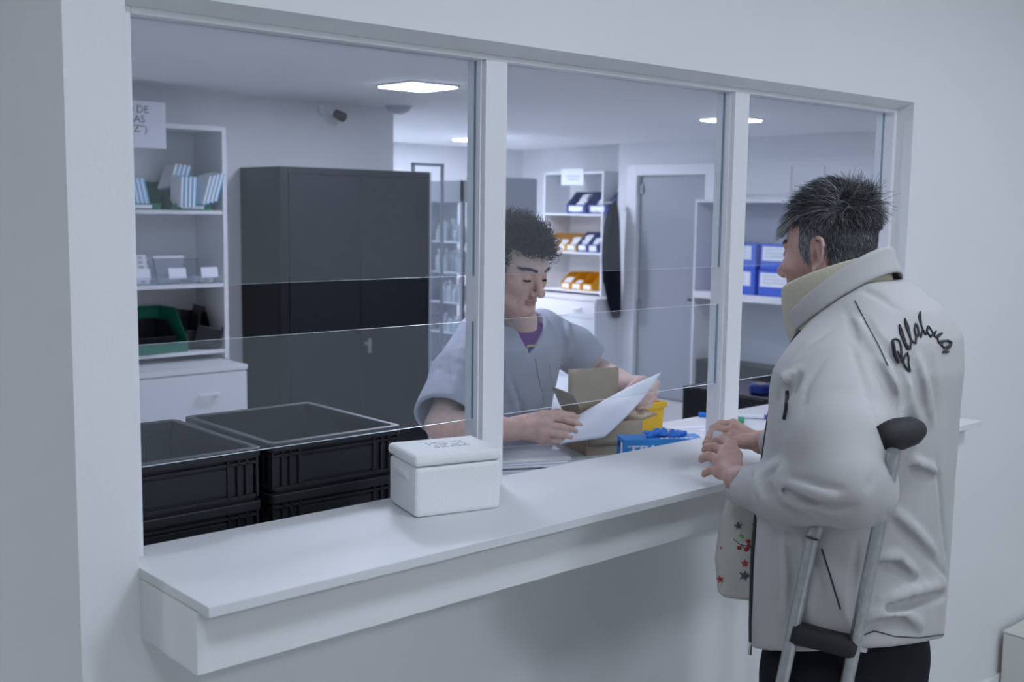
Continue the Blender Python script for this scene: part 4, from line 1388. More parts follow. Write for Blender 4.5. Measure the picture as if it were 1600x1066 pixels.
VAL = [
    ([(1351, 496), (1363, 517), (1386, 545), (1402, 570), (1411, 598), (1411, 625), (1407, 652)], .010),
    ([(1368, 567), (1384, 598), (1397, 625), (1403, 652)], .009),
    ([(1218, 596), (1228, 617), (1247, 590)], .009),
    ([(1249, 583), (1238, 606), (1230, 620)], .009),
    ([(1216, 600), (1214, 625), (1222, 671)], .006),
    ([(1222, 764), (1248, 776), (1270, 784), (1290, 790)], .0065),
    ([(1236, 746), (1262, 752), (1290, 760), (1320, 766)], .0045),
    ([(1192, 747), (1204, 737), (1214, 728)], .008),
    ([(1194, 748), (1201, 766), (1220, 787)], .009),
    ([(1219, 788), (1242, 800), (1268, 811)], .007),
    ([(1281, 796), (1309, 798), (1337, 791)], .009),
    ([(1182, 724), (1171, 738), (1176, 760)], .005),
    ([(1370, 733), (1362, 752), (1355, 768)], .005),
    ([(1384, 803), (1402, 821), (1428, 844), (1454, 871), (1482, 906)], .006),
    ([(1422, 730), (1427, 735), (1446, 741), (1462, 748)], .008),
    ([(1373, 884), (1399, 884), (1428, 908)], .009),
    ([(1384, 952), (1428, 941), (1478, 930)], .011),
    ([(1355, 987), (1373, 974), (1406, 972), (1436, 992)], .010),
    ([(1426, 556), (1436, 600), (1446, 652)], .007),
    ([(1457, 560), (1462, 605), (1465, 650)], .007),
    ([(1462, 711), (1472, 803), (1482, 890)], .006),
    ([(1400, 690), (1420, 684), (1440, 664)], .006),
    ([(1330, 540), (1352, 600), (1366, 660)], .005),
    ([(1290, 560), (1262, 600), (1252, 650)], .005),
    ([(1208, 830), (1214, 900), (1210, 980)], .005),
    ([(1232, 832), (1240, 900), (1236, 960)], .007),
    ([(1262, 835), (1280, 900), (1290, 960)], .006),
    ([(1340, 850), (1334, 900), (1330, 960)], .007),
    ([(1345, 452), (1372, 462), (1404, 484)], .005),
    ([(1318, 480), (1332, 510), (1340, 540)], .005),
    ([(1240, 560), (1275, 530), (1310, 505)], .005),
]
RID = [
    ([(1220, 731), (1222, 757), (1220, 785)], .010),
    ([(1228, 755), (1252, 764), (1276, 772), (1302, 778)], .0075),
    ([(1180, 740), (1186, 765), (1200, 790)], .009),
    ([(1225, 778), (1250, 788), (1280, 790)], .009),
    ([(1392, 796), (1412, 814), (1438, 838), (1462, 864)], .008),
    ([(1420, 722), (1440, 730), (1466, 740)], .009),
    ([(1372, 872), (1400, 872), (1432, 896)], .010),
    ([(1378, 938), (1428, 926), (1476, 914)], .012),
    ([(1352, 970), (1376, 958), (1410, 958), (1440, 976)], .011),
    ([(1340, 500), (1352, 522), (1372, 548)], .008),
    ([(1376, 556), (1392, 590), (1403, 622)], .010),
    ([(1436, 560), (1448, 610), (1456, 660)], .008),
    ([(1222, 588), (1234, 600), (1246, 578)], .009),
    ([(1415, 590), (1424, 630), (1436, 665)], .008),
    ([(1222, 840), (1228, 900), (1224, 970)], .008),
    ([(1250, 840), (1262, 900), (1264, 965)], .008),
]
for p_, r in RID:
    fold(p_, r * 1.1, 'u', .45, .012)
for p_, r in VAL:
    fold(p_, r * 1.15, 's', .12, .004)
# hollow hem and cuffs
jS.loft([(0.70, 0, 0.0, .180, .118), (0.92, 0, 0.0, .186, .124)], C0, BX, BY, .004, 's', p=2.25)
jS.cone(Lwr + np.array([0, .02, -.008]), FAm, .029, .034, .004, 's')
jS.cone(Rwr, Rel, .028, .04, .004, 's')
jS.slab(Lwr + (Lel - Lwr) * .13, Lwr - Lel, .003) if False else None
V, Q = jS.mesh(np.array([C0[0] - .42, C0[1] - .34, .80]), np.array([C0[0] + .44, C0[1] + .50, 1.56]), 0.0048)
V = relax(V, Q, 1, .5)
# soft random puckering of the cloth
nz = np.array([noise.noise(Vector((p[0] * 9, p[1] * 9, p[2] * 5))) + .5 * noise.noise(Vector((p[0] * 22, p[1] * 22, p[2] * 14))) for p in V])
q = V[Q]; fn_ = np.cross(q[:, 2] - q[:, 0], q[:, 3] - q[:, 1]); nv = np.zeros_like(V)
for k in range(4):
    np.add.at(nv, Q[:, k], fn_)
nv /= np.linalg.norm(nv, axis=1, keepdims=True) + 1e-12
V = V + nv * (nz * 0.0022)[:, None]
jk = mesh_obj('jacket', V, Q, M['jacket'], cust, None, C0)
jac = SDF(); jac.ops = list(jS.ops)

def on_jacket(px, py, lift=0.0):
    h = jac.hit(px, py)
    return None if h is None else h + jac.normal(h) * lift - C0

def jtube(b, poly, r, lift, n=3, **kw):
    pts = []
    for i in range(len(poly) - 1):
        for t in np.linspace(0, 1, n + 1)[:-1]:
            pts.append(on_jacket(poly[i][0] + (poly[i + 1][0] - poly[i][0]) * t, poly[i][1] + (poly[i + 1][1] - poly[i][1]) * t, lift))
    pts.append(on_jacket(*poly[-1], lift))
    run = []
    for p in pts + [None]:
        if p is None or (run and np.linalg.norm(p - run[-1]) > .05):
            if len(run) > 1:
                b.tube(run, r, 6, **kw)
            run = []
        if p is not None:
            run.append(p)

# embroidered word on the back: strokes of a looping hand
def cr5(P):
    return [(1385 + x / 8.145, 480 + y / 8.145) for x, y in P]
STROKES = [
    ([(78, 440), (95, 520), (105, 600), (130, 660), (152, 705)], .0030),
    ([(76, 450), (80, 420), (120, 405), (165, 430), (185, 500), (190, 590), (190, 640), (208, 705)], .0020),
    ([(140, 560), (175, 630), (205, 705), (232, 725)], .0016),
    ([(212, 705), (228, 630), (268, 580), (282, 650), (282, 720), (302, 822), (270, 800), (225, 735)], .0019),
    ([(167, 225), (175, 320), (210, 420), (250, 500), (266, 532), (310, 525)], .0020),
    ([(167, 225), (200, 300), (230, 400), (262, 490)], .0016),
    ([(236, 150), (250, 250), (290, 350), (320, 430), (340, 445), (372, 460), (378, 380)], .0020),
    ([(236, 150), (280, 250), (300, 340), (314, 420), (305, 520), (262, 490)], .0016),
    ([(372, 212), (356, 290), (382, 390), (412, 340), (396, 250), (374, 214)], .0021),
    ([(398, 290), (440, 388), (456, 300), (500, 360)], .0017),
    ([(432, 60), (410, 120), (430, 200), (460, 280), (500, 345)], .0017),
    ([(432, 60), (434, 150), (446, 240)], .0016),
    ([(530, 242), (510, 310), (560, 382), (592, 342), (562, 285), (532, 242)], .0020),
    ([(500, 345), (520, 300), (530, 250)], .0016),
    ([(590, 345), (630, 302), (602, 376)], .0018),
    ([(620, 388), (660, 352), (706, 332), (642, 392), (668, 460), (702, 432)], .0020),
    ([(722, 432), (692, 480), (730, 516), (790, 498), (828, 452), (780, 427), (722, 432)], .0022),
    ([(828, 455), (815, 500), (742, 556), (712, 574), (790, 570)], .0018),
]
b = MB()
for s_ in STROKES:
    jtube(b, cr5(s_[0]), s_[1], 0.0004, 3)
b.build('back_lettering', M['thread'], jk)
# zip along the open front edge, seams, pocket zip
b = MB()
zp = []
for z in np.linspace(1.47, .875, 16):
    v = [np.interp(z, [q[0] for q in TOR], [q[i] for q in TOR]) for i in range(5)]
    a = math.radians(47)
    c_, s2 = math.cos(a), math.sin(a)
    k_ = (abs(c_) ** 2.25 + abs(s2) ** 2.25) ** (-1 / 2.25)
    zp.append(bl(v[3] * c_ * k_, v[2] + v[4] * s2 * k_, z) - C0)
b.tube(zp, 0.0038, 8)
b.build('front_zip', M['zip'], jk)
b = MB()
p_ = zp[-1]
if True:
    b.tube([p_, p_ + np.array([0, 0, -.010]), p_ + np.array([-.002, 0, -.024])], [.0035, .003, .004], 8)
b.build('zip_pull', M['chrome'], jk)
b = MB()
jtube(b, [(1231, 612), (1229, 640), (1226, 656)], 0.0040, 0.001, 4)
b.build('sleeve_pocket_zip', M['thread'], jk)
for nm, pl_, r in (('pocket_seam', [(1284, 858), (1296, 896), (1313, 952)], .0016), ('hem_seam', [(1349, 993), (1366, 986), (1399, 995), (1436, 997), (1474, 992)], .0013), ('shoulder_seam', [(1336, 470), (1352, 502), (1372, 538), (1388, 572)], .0011)):
    b = MB(); jtube(b, pl_, r, 0.0, 6)
    if b.v:
        b.build(nm, M['zip'], jk)

# ---- collars: jacket stand collar outside, cream fleece inside
def collar(name, m, rings, thick, seg=40, gap=None):
    vs, fs = [], []
    A_ = [2 * PI * k / seg for k in range(seg)] if gap is None else [math.radians(90 + gap) + math.radians(360 - 2 * gap) * k / (seg - 1) for k in range(seg)]
    for (c, rx, ry) in rings:
        for a in A_:
            vs.append(bl(c[0] + rx * math.cos(a), c[1] + ry * math.sin(a), c[2] + c[3] * math.sin(a)) - C0)
    for i in range(len(rings) - 1):
        for k in range(seg if gap is None else seg - 1):
            fs.append((i * seg + k, i * seg + (k + 1) % seg, (i + 1) * seg + (k + 1) % seg, (i + 1) * seg + k))
    b = MB(); b.add(vs, fs)
    o = b.build(name, m, cust, smooth=True, solid=thick, sub=1)
    o.modifiers['thick'].offset = -1
    return o
collar('fleece_collar', M['fleece'], [((.004, .010, 1.45, -.06), .100, .098), ((.014, .036, 1.49, -.055), .090, .098), ((.021, .048, 1.535, -.046), .085, .100), ((.022, .051, 1.574, -.038), .084, .100)], 0.007)
collar('jacket_collar', M['jacket'], [((.012, .032, 1.498, -.080), .098, .104), ((.017, .040, 1.511, -.083), .094, .104), ((.020, .045, 1.524, -.086), .092, .105), ((.021, .047, 1.536, -.088), .092, .106)], 0.006, 44, 62)

# ---- trousers and shoes
trS = SDF()
trS.loft([(0.72, 0, 0, .165, .115), (0.86, 0, 0, .175, .125), (0.98, 0, 0, .17, .12)], C0, BX, BY, .03)
for s in (-1, 1):
    trS.chain([bl(s * .09, 0, .82), bl(s * .10, .01, .48), bl(s * .105, -.01, .07)], [.105, .082, .070], .03)
V, Q = trS.mesh(np.array([C0[0] - .25, C0[1] - .2, 0.0]), np.array([C0[0] + .25, C0[1] + .2, 1.02]), 0.008)
V = relax(V, Q, 2, .5)
nz = np.array([noise.noise(Vector((p[0] * 8, p[1] * 8, p[2] * 6))) for p in V])
V[:, 0] += nz * .005; V[:, 1] += nz * .004
mesh_obj('trousers', V, Q, M['trouser'], cust, None, C0)
for s in (-1, 1):
    shS = SDF()
    shS.cone(bl(s * .105, -.05, .048), bl(s * .118, .12, .036), .046, .040, .02)
    shS.cone(bl(s * .105, -.02, .10), bl(s * .108, .0, .06), .047, .045, .02)
    V, Q = shS.mesh(bl(s * .11 + .08, -.12, 0.0) * [1, 1, 0] + [0, 0, .004], bl(s * .11 - .08, .2, .16), 0.006)
    V[:, 2] = np.maximum(V[:, 2], .002)
    mesh_obj('shoe', V, Q, M['shoe'], cust, None, C0)
# ================================================================== EMPLOYEE
M['scrub'] = mat('grey scrub cloth', (0.40, 0.42, 0.50), 0.85, spec=0.15, bump=0.08, bscale=420, var=0.03, vscale=9)
M['purple'] = mat('purple jersey', (0.135, 0.035, 0.20), 0.85, spec=0.15, bump=0.06, bscale=500)
M['badge_y'] = mat('yellow badge edge', (0.62, 0.55, 0.10), 0.7)
E0 = np.array([1.452, 0.775, 0.0])
EX = np.array([.987, .16, 0.0])       # his left
EY = np.array([.16, -.987, 0.0])      # his front
emp = thing('person', 'dark curly haired man in grey scrubs reading a sheet of paper behind the glass', 'person', tuple(E0))

def el(x, y, z):
    return E0 + EX * x + EY * y + BZ * z

eRsh = el(-.185, .03, 1.335); eLsh = el(.185, .015, 1.335)
eRel = at(690, 664, .545); eRwr = at(797, 672, .455)
eLel = at(937, 584, .690); eLwr = at(984, 602, .520)
# ---- hands and forearms
eH = SDF()
R_mcp = [at(858, 655, .405), at(851, 664, .395), at(849, 675, .395), at(850, 686, .40)]
R_pip = [at(884, 656, .372), at(877, 668, .365), at(873, 679, .365), at(868, 689, .375)]
R_dip = [at(897, 660, .358), at(890, 671, .352), at(884, 681, .352), at(876, 690, .362)]
R_tip = [at(907, 665, .352), at(899, 674, .347), at(892, 683, .348), at(882, 692, .358)]
palm(eH, eRwr, R_mcp, None, .014, .0135)
fingers(eH, eRwr, R_mcp, R_pip, R_dip, R_tip, 0.0100)
eH.chain([eRwr + np.array([.02, .0, .012]), at(848, 651, .425), at(872, 647, .400), at(893, 651, .385), at(906, 655, .378)], [.022, .016, .0125, .0105, .0085], .009)
for q in range(3):
    eH.ell(R_mcp[q] + np.array([-.004, -.006, .003]), (.0105, .0105, .0095), .007)
eH.cone(eRel, eRwr * .7 + eRel * .3, .043, .039, .012)
eH.cone(eRwr * .7 + eRel * .3, eRwr, .040, .0285, .012)
L_mcp = [at(1006, 596, .475), at(1006, 606, .468), at(1004, 617, .465), at(1002, 627, .465)]
L_pip = [at(1027, 600, .440), at(1024, 612, .432), at(1021, 622, .430), at(1016, 632, .432)]
L_dip = [at(1020, 610, .418), at(1013, 619, .412), at(1010, 628, .410), at(1007, 636, .414)]
L_tip = [at(1004, 616, .408), at(996, 623, .402), at(993, 632, .400), at(996, 639, .404)]
palm(eH, eLwr, L_mcp, None, .014, .013)
fingers(eH, eLwr, L_mcp, L_pip, L_dip, L_tip, 0.0100)
eH.chain([eLwr + np.array([.01, -.02, .01]), at(1000, 596, .470), at(990, 602, .440), at(978, 612, .425)], [.020, .015, .0115, .0085], .009)
eH.cone(eLel, eLwr, .046, .029, .012)
V, Q = eH.mesh(np.minimum.reduce([eRel, eLwr, eRwr, R_tip[3]]) - .07, np.maximum.reduce([eLel, eLwr, eRel, L_mcp[0]]) + .07, 0.0026)
V = relax(V, Q, 1, .4)
pv, pq, pm = [V], [Q], [np.zeros(len(Q), int)]
# ---- head
EPIT = math.radians(20)
f0 = np.array([.04, -.9992, 0.0]); l0 = np.array([.9992, .04, 0.0])
efd = f0 * math.cos(EPIT) - BZ * math.sin(EPIT)
eu = np.cross(efd, l0)
EM = np.stack([l0, efd, eu], 1)
ES = 0.985
EO = at(837.5, 433, .525) - EM @ (np.array([0, .086, .002]) * ES)
ehS = SDF()
ew = head_sdf(ehS, EM, EO, ES, nose=1.12, jaw=.96)
ehS.cone(ew(0, -.028, -.045), el(0, .045, 1.335), .056, .062, .02)
# smile creases
for s in (-1, 1):
    ehS.chain([ew(s * .021, .094, -.040), ew(s * .032, .083, -.058), ew(s * .034, .076, -.078)], [.0016, .0024, .0012], .006, 's')
V, Q = ehS.mesh(EO - np.array([.13, .15, .27]), EO + np.array([.13, .17, .15]), 0.0023)
V = relax(V, Q, 1, .4)
loc = ((V[Q].mean(1)) - EO) @ EM / ES
fm = np.where((np.abs(loc[:, 0]) < .0215) & (np.abs(loc[:, 0]) < .0185) & (loc[:, 2] < -.0595) & (loc[:, 2] > -.0775) & (loc[:, 1] > .0895) & (loc[:, 2] + .30 * np.abs(loc[:, 0]) < -.0575), 1, 0)
ehV, ehQ = V, Q
pv.append(V); pq.append(Q); pm.append(fm)
# ---- trunk, upper arms, legs inside the clothes
etS = SDF()
etS.loft([(0.80, 0, -.08, .15, .10), (1.03, 0, -.06, .15, .10), (1.2, 0, -.02, .15, .09), (1.29, 0, .02, .12, .07), (1.35, 0, .035, .06, .05)], E0, EX, EY, .02)
for s in (-1, 1):
    etS.cone(el(s * .09, -.08, .82), el(s * .10, -.06, .45), .08, .055, .03)
    etS.cone(el(s * .10, -.06, .45), el(s * .10, -.09, .09), .055, .036, .02)
etS.cone(eRsh - BZ * .02, eRel, .036, .042, .02); etS.cone(eLsh - BZ * .02, eLel, .036, .042, .02)
V, Q = etS.mesh(np.array([E0[0] - .46, E0[1] - .32, .0]), np.array([E0[0] + .40, E0[1] + .25, 1.42]), 0.008)
pv.append(V); pq.append(Q); pm.append(np.zeros(len(Q), int))
o_ = 0; QQ = []
for v, q in zip(pv, pq):
    QQ.append(q + o_); o_ += len(v)
mesh_obj('body', np.concatenate(pv), np.concatenate(QQ), [M['skin_b'], M['lip_b']], emp, np.concatenate(pm), E0)
# lashes on the lowered lids, brows, stubble-free upper lip shade left out
ls = []
for s in (1, -1):
    t = np.linspace(0, 1, 60)
    a = (t - .5) * 1.9
    p0 = np.stack([s * .032 + .0128 * np.sin(a), .0772 + .0122 * np.cos(a) * .98, -.0035 - .003 * np.cos(a)], 1)
    d = np.stack([.004 * np.sin(a), .005 * np.cos(a), -.0035 + 0 * a], 1)
    q0 = snap(p0, ehS, EO, EM, ES)
    ls.append(np.stack([q0, q0 + d * .5, q0 + d], 1))
ls = np.concatenate(ls) * ES @ EM.T + EO
strands('eyelashes', ls, 0.00035, [M['hair_black']], np.zeros(len(ls), int), emp, E0)
br = []
for s in (1, -1):
    n = 170
    t = np.random.rand(n)
    x = s * (.011 + .040 * t); y = .0955 - .010 * t - .014 * t * t; z = .0215 + .0055 * np.sin(t * 2.5) - .002 * t
    p0 = np.stack([x, y, z + np.random.uniform(-.0032, .0032, n)], 1)
    d = np.stack([s * np.full(n, .009), -.001 - .004 * t, np.random.uniform(-.001, .005, n) * (1 - t)], 1)
    br.append(np.stack([snap(p0, ehS, EO, EM, ES), snap(p0 + d * .5, ehS, EO, EM, ES, .0022), snap(p0 + d, ehS, EO, EM, ES, .0014)], 1))
br = np.concatenate(br) * ES @ EM.T + EO
strands('eyebrows', br, 0.0007, [M['hair_black']], np.zeros(len(br), int), emp, E0)

# ---- curly black hair
def mask_e(c):
    x, y, z = np.abs(c[:, 0]), c[:, 1], c[:, 2]
    front = np.where(y > .03, z > .066 - .10 * np.maximum(0, x - .03), True)
    side = np.where((y <= .05) & (y > .004), z > -.018 + np.maximum(0, y - .020) * 2.4, True)
    back = np.where(y <= .004, z > np.where(y > -.032, .018, -.072), True)
    return (front & side & back & (z > -.075)).astype(float)

P_, N_, Lc, Ln = hair_roots(ehV, ehQ, EO, EM, ES, 3000, mask_e)
n = len(P_)
x, y, z = Lc.T
Lh = np.where(z > .02, .036, .018) * np.random.uniform(.75, 1.3, n)
dirn = Ln + np.random.normal(0, .35, (n, 3)); dirn[:, 1] += .25; dirn[:, 2] += .05
fringe = (y > .05) & (z < .095)
dirn[fringe, 1] += .9; dirn[fringe, 2] -= .35
dirn /= np.linalg.norm(dirn, axis=1, keepdims=True)
ref = np.random.normal(size=(n, 3))
U = np.cross(dirn, ref); U /= np.linalg.norm(U, axis=1, keepdims=True)
W_ = np.cross(dirn, U)
m_ = 15
t = np.linspace(0, 1, m_)[None, :]
turns = np.random.uniform(1.0, 2.0, n)[:, None] * np.where(np.random.rand(n) < .5, 1, -1)[:, None]
rad = (np.random.uniform(.0045, .0095, n)[:, None]) * np.minimum(1, t * 3)
ph = turns * 2 * PI * t
path = Lc[:, None, :] + dirn[:, None, :] * (Lh[:, None] * t)[:, :, None] + U[:, None, :] * (rad * (np.cos(ph) - 1))[:, :, None] + W_[:, None, :] * (rad * np.sin(ph))[:, :, None]
path = path * ES @ EM.T + EO
strands('hair', path, 0.0013, [M['hair_black'], M['hair_dark']], (np.random.rand(n) < .3).astype(int), emp, E0)
cq = (ehV[ehQ].mean(1) - EO) @ EM / ES
sel = mask_e(cq) > 0
q = ehV[ehQ]; fn_ = np.cross(q[:, 2] - q[:, 0], q[:, 3] - q[:, 1]); nv = np.zeros_like(ehV)
for k in range(4):
    np.add.at(nv, ehQ[:, k], fn_)
nv /= np.linalg.norm(nv, axis=1, keepdims=True) + 1e-12
if ((ehV - EO) * nv).sum() < 0:
    nv = -nv
lv = (ehV - EO) @ EM / ES
bumpy = np.array([abs(noise.noise(Vector(p * 70))) for p in lv])
mesh_obj('hair_undercoat', ehV + nv * (.003 + .010 * np.clip((lv[:, 2] - .02) / .05, 0, 1) * (.5 + bumpy))[:, None], ehQ[sel], M['hair_black'], emp, None, E0)

# ---- scrub tunic
gS = SDF()
ETOR = [(0.78, 0, -.09, .20, .135), (1.0, 0, -.055, .196, .132), (1.12, 0, -.03, .192, .130), (1.22, 0, 0.0, .192, .125), (1.29, 0, .02, .182, .112), (1.335, 0, .028, .150, .092), (1.372, 0, .032, .098, .074), (1.40, 0, .034, .075, .066)]
gS.loft(ETOR, E0, EX, EY, .02, p=2.3)
rs1 = eRsh * .22 + eRel * .78; ls1 = eLsh * .30 + eLel * .70
gS.cone(el(-.150, .025, 1.325), eRsh * .5 + eRel * .5, .066, .072, .035)
gS.cone(eRsh * .5 + eRel * .5, eRel + (eRel - eRsh) * .08, .072, .084, .02)
gS.cone(el(.150, .015, 1.325), eLsh * .5 + eLel * .5, .062, .066, .035)
gS.cone(eLsh * .5 + eLel * .5, eLel + (eLel - eLsh) * .05, .066, .070, .02)
eb = SDF(); eb.ops = list(gS.ops)
def efold(poly, r, mode, sink=.4, k=.012):
    W = []
    for i in range(len(poly) - 1):
        for t in np.linspace(0, 1, 4)[:-1]:
            h = eb.hit(poly[i][0] + (poly[i + 1][0] - poly[i][0]) * t, poly[i][1] + (poly[i + 1][1] - poly[i][1]) * t)
            if h is not None:
                W.append(h + eb.normal(h) * (r * sink if mode == 's' else -r * sink))
    for i in range(len(W) - 1):
        if np.linalg.norm(W[i + 1] - W[i]) < .09:
            gS.cone(W[i], W[i + 1], r * (.5 + .5 * math.sin(PI * i / len(W))), r * (.5 + .5 * math.sin(PI * (i + 1) / len(W))), k, mode)
for p_, r in (([(880, 500), (882, 530), (878, 560)], .008), ([(893, 510), (886, 545), (890, 575)], .008), ([(716, 520), (704, 560), (694, 620)], .007), ([(735, 545), (726, 590), (722, 640)], .007), ([(800, 600), (815, 640), (822, 670)], .007), ([(850, 610), (846, 650), (838, 680)], .007), ([(700, 525), (690, 560), (680, 600)], .006)):
    efold(p_, r, 's')
for p_, r in (([(888, 505), (890, 535), (884, 570)], .007), ([(725, 530), (716, 580), (706, 635)], .008), ([(790, 590), (806, 640), (812, 672)], .007)):
    efold(p_, r, 'u', .5, .015)
# short sleeves cut above the elbows, hollow; neck V
def cut(a, b_, f):
    d_ = (b_ - a) / np.linalg.norm(b_ - a)
    return a + (b_ - a) * f, d_
gS2 = gS
o1, d1 = cut(eRsh, eRel, .93)
def sleeve_cut(c, d_, R):
    def fn(P):
        q = P - c
        ax = q @ d_
        rr_ = np.linalg.norm(q - ax[:, None] * d_, axis=1)
        return np.maximum(-ax, rr_ - R)
    gS._add('s', .003, fn, c + d_ * .12, .24)
sleeve_cut(o1, d1, .125)
gS.cone(eRsh * .45 + eRel * .55, eRel + d1 * .08, .060, .078, .004, 's')
o2, d2 = cut(eLsh, eLel, .80)
sleeve_cut(o2, d2, .10)
gS.cone(eLsh * .45 + eLel * .55, eLel + d2 * .05, .052, .060, .004, 's')
VA = at(836, 557, .62)
def vcut(P):
    q = P - E0
    xl = q @ EX - (VA - E0) @ EX
    yl = q @ EY
    zl = q[:, 2]
    wv = np.clip((zl - VA[2]) / (1.40 - VA[2]), 0, 2) * .105
    xo = xl + np.clip((zl - VA[2]) / (1.40 - VA[2]), 0, 1) * ((VA - E0) @ EX)
    d = np.maximum(np.abs(xo) - wv, VA[2] - zl)
    return np.maximum(d, .02 - yl)
gS._add('s', .002, vcut, VA + np.array([0, .03, .08]), .18)
gS.loft([(1.18, 0, .0, .176, .108), (1.25, 0, .012, .170, .100), (1.30, 0, .026, .142, .088), (1.345, 0, .032, .094, .070), (1.43, 0, .034, .070, .062)], E0, EX, EY, .004, 's', p=2.3)
V, Q = gS.mesh(np.array([E0[0] - .56, E0[1] - .36, .80]), np.array([E0[0] + .46, E0[1] + .24, 1.43]), 0.0042)
V = relax(V, Q, 2, .5)
nz = np.array([noise.noise(Vector((p[0] * 10, p[1] * 10, p[2] * 5))) for p in V])
q = V[Q]; fn_ = np.cross(q[:, 2] - q[:, 0], q[:, 3] - q[:, 1]); nv = np.zeros_like(V)
for k in range(4):
    np.add.at(nv, Q[:, k], fn_)
nv /= np.linalg.norm(nv, axis=1, keepdims=True) + 1e-12
V = V + nv * (nz * .003)[:, None]
tu = mesh_obj('scrub_tunic', V, Q, M['scrub'], emp, None, E0)
def on_tunic(px, py, lift=0.0):
    h = gS.hit(px, py)
    return None if h is None else h + gS.normal(h) * lift - E0
def ttube(name, poly, r, m):
    b = MB(); pts = []
    for i in range(len(poly) - 1):
        for t in np.linspace(0, 1, 6)[:-1]:
            p = on_tunic(poly[i][0] + (poly[i + 1][0] - poly[i][0]) * t, poly[i][1] + (poly[i + 1][1] - poly[i][1]) * t)
            if p is not None and (not pts or np.linalg.norm(p - pts[-1]) < .06):
                pts.append(p)
    if len(pts) > 1:
        b.tube(pts, r, 6)
        b.build(name, m, tu, smooth=True)
ttube('placket_seam', [(837, 560), (842, 590), (852, 635), (856, 655)], .0018, M['scrub'])
ttube('chest_pocket', [(858, 567), (862, 596), (878, 604), (886, 600), (884, 562), (858, 567)], .0018, M['scrub'])
# ---- purple shirt under the V
pS = SDF()
pS.loft([(1.10, 0, -.02, .172, .112), (1.22, 0, .006, .172, .108), (1.29, 0, .024, .150, .097), (1.335, 0, .032, .108, .080), (1.365, 0, .036, .076, .066), (1.378, 0, .037, .070, .062)], E0, EX, EY, .01, p=2.3)
pS.loft([(1.0, 0, -.02, .166, .106), (1.22, 0, .006, .164, .100), (1.29, 0, .024, .142, .089), (1.335, 0, .032, .100, .072), (1.42, 0, .036, .064, .056)], E0, EX, EY, .003, 's', p=2.3)
V, Q = pS.mesh(np.array([E0[0] - .24, E0[1] - .24, 1.12]), np.array([E0[0] + .24, E0[1] + .2, 1.42]), 0.004)
V = relax(V, Q, 2, .5)
tee = mesh_obj('purple_shirt', V, Q, M['purple'], emp, None, E0)
hb = pS.hit(829, 549)
if hb is not None:
    nb = pS.normal(hb)
    Mb = frame_m(hb + nb * .0012 - E0, np.cross(BZ, nb), (0, 0, 1))
    b = MB(); b.add([Mb @ Vector(v) for v in ((-.016, .018, 0), (.016, .018, 0), (.016, -.004, 0), (0, -.022, 0), (-.016, -.004, 0))], [(0, 1, 2, 3, 4)])
    b.build('badge_edge', M['badge_y'], tee, solid=.0008)
    Mb2 = frame_m(hb + nb * .0022 - E0, np.cross(BZ, nb), (0, 0, 1))
    b = MB(); b.add([Mb2 @ Vector(v) for v in ((-.012, .014, 0), (.012, .014, 0), (.012, -.003, 0), (0, -.016, 0), (-.012, -.003, 0))], [(0, 1, 2, 3, 4)])
    b.build('badge_field', M['blue'], tee, solid=.0008)
# ---- trousers and shoes behind the desk
eT = SDF()
eT.loft([(0.74, 0, -.09, .165, .115), (0.86, 0, -.085, .17, .115), (0.95, 0, -.07, .165, .11)], E0, EX, EY, .03)
for s in (-1, 1):
    eT.chain([el(s * .09, -.085, .80), el(s * .10, -.07, .45), el(s * .10, -.095, .06)], [.10, .078, .064], .03)
V, Q = eT.mesh(np.array([E0[0] - .26, E0[1] - .12, 0.0]), np.array([E0[0] + .26, E0[1] + .26, .98]), 0.009)
V[:, 2] = np.maximum(V[:, 2], .01)
mesh_obj('scrub_trousers', relax(V, Q, 2, .5), Q, M['scrub'], emp, None, E0)
for s in (-1, 1):
    b = SDF(); b.cone(el(s * .10, -.13, .045), el(s * .115, .04, .034), .042, .038, .02)
    V, Q = b.mesh(el(s * .11, -.04, 0) - [.1, .16, -.004], el(s * .11, -.04, 0) + [.1, .16, .12], .007)
    mesh_obj('shoe', V, Q, M['shoe'], emp, None, E0)

# ---- the sheet of paper he holds
sp = thing('paper_sheet', 'white sheet of paper held in both hands by the man in scrubs', 'paper', tuple(at(955, 640, .37)))
B_, C_, A_, D_ = at(875, 694, .350), at(945, 683.5, .335), at(1033, 582, .415), at(898, 652, .385)
g = 14
vs, fs = [], []
for i in range(g + 1):
    for j in range(g + 1):
        u, v = i / g, j / g
        p = (B_ * (1 - u) + C_ * u) * (1 - v) + (D_ * (1 - u) + A_ * u) * v
        p = p + np.array([0, -.020, .006]) * math.sin(PI * v) * 1.0 + np.array([.0, -.008, .010]) * math.sin(PI * u) * v
        vs.append(tuple(p - np.array(sp.location)))
for i in range(g):
    for j in range(g):
        a = i * (g + 1) + j
        fs.append((a, a + 1, a + g + 2, a + g + 1))
b = MB(); b.add(vs, fs); b.build('sheet', M['paper'], sp, smooth=True, solid=.0006)
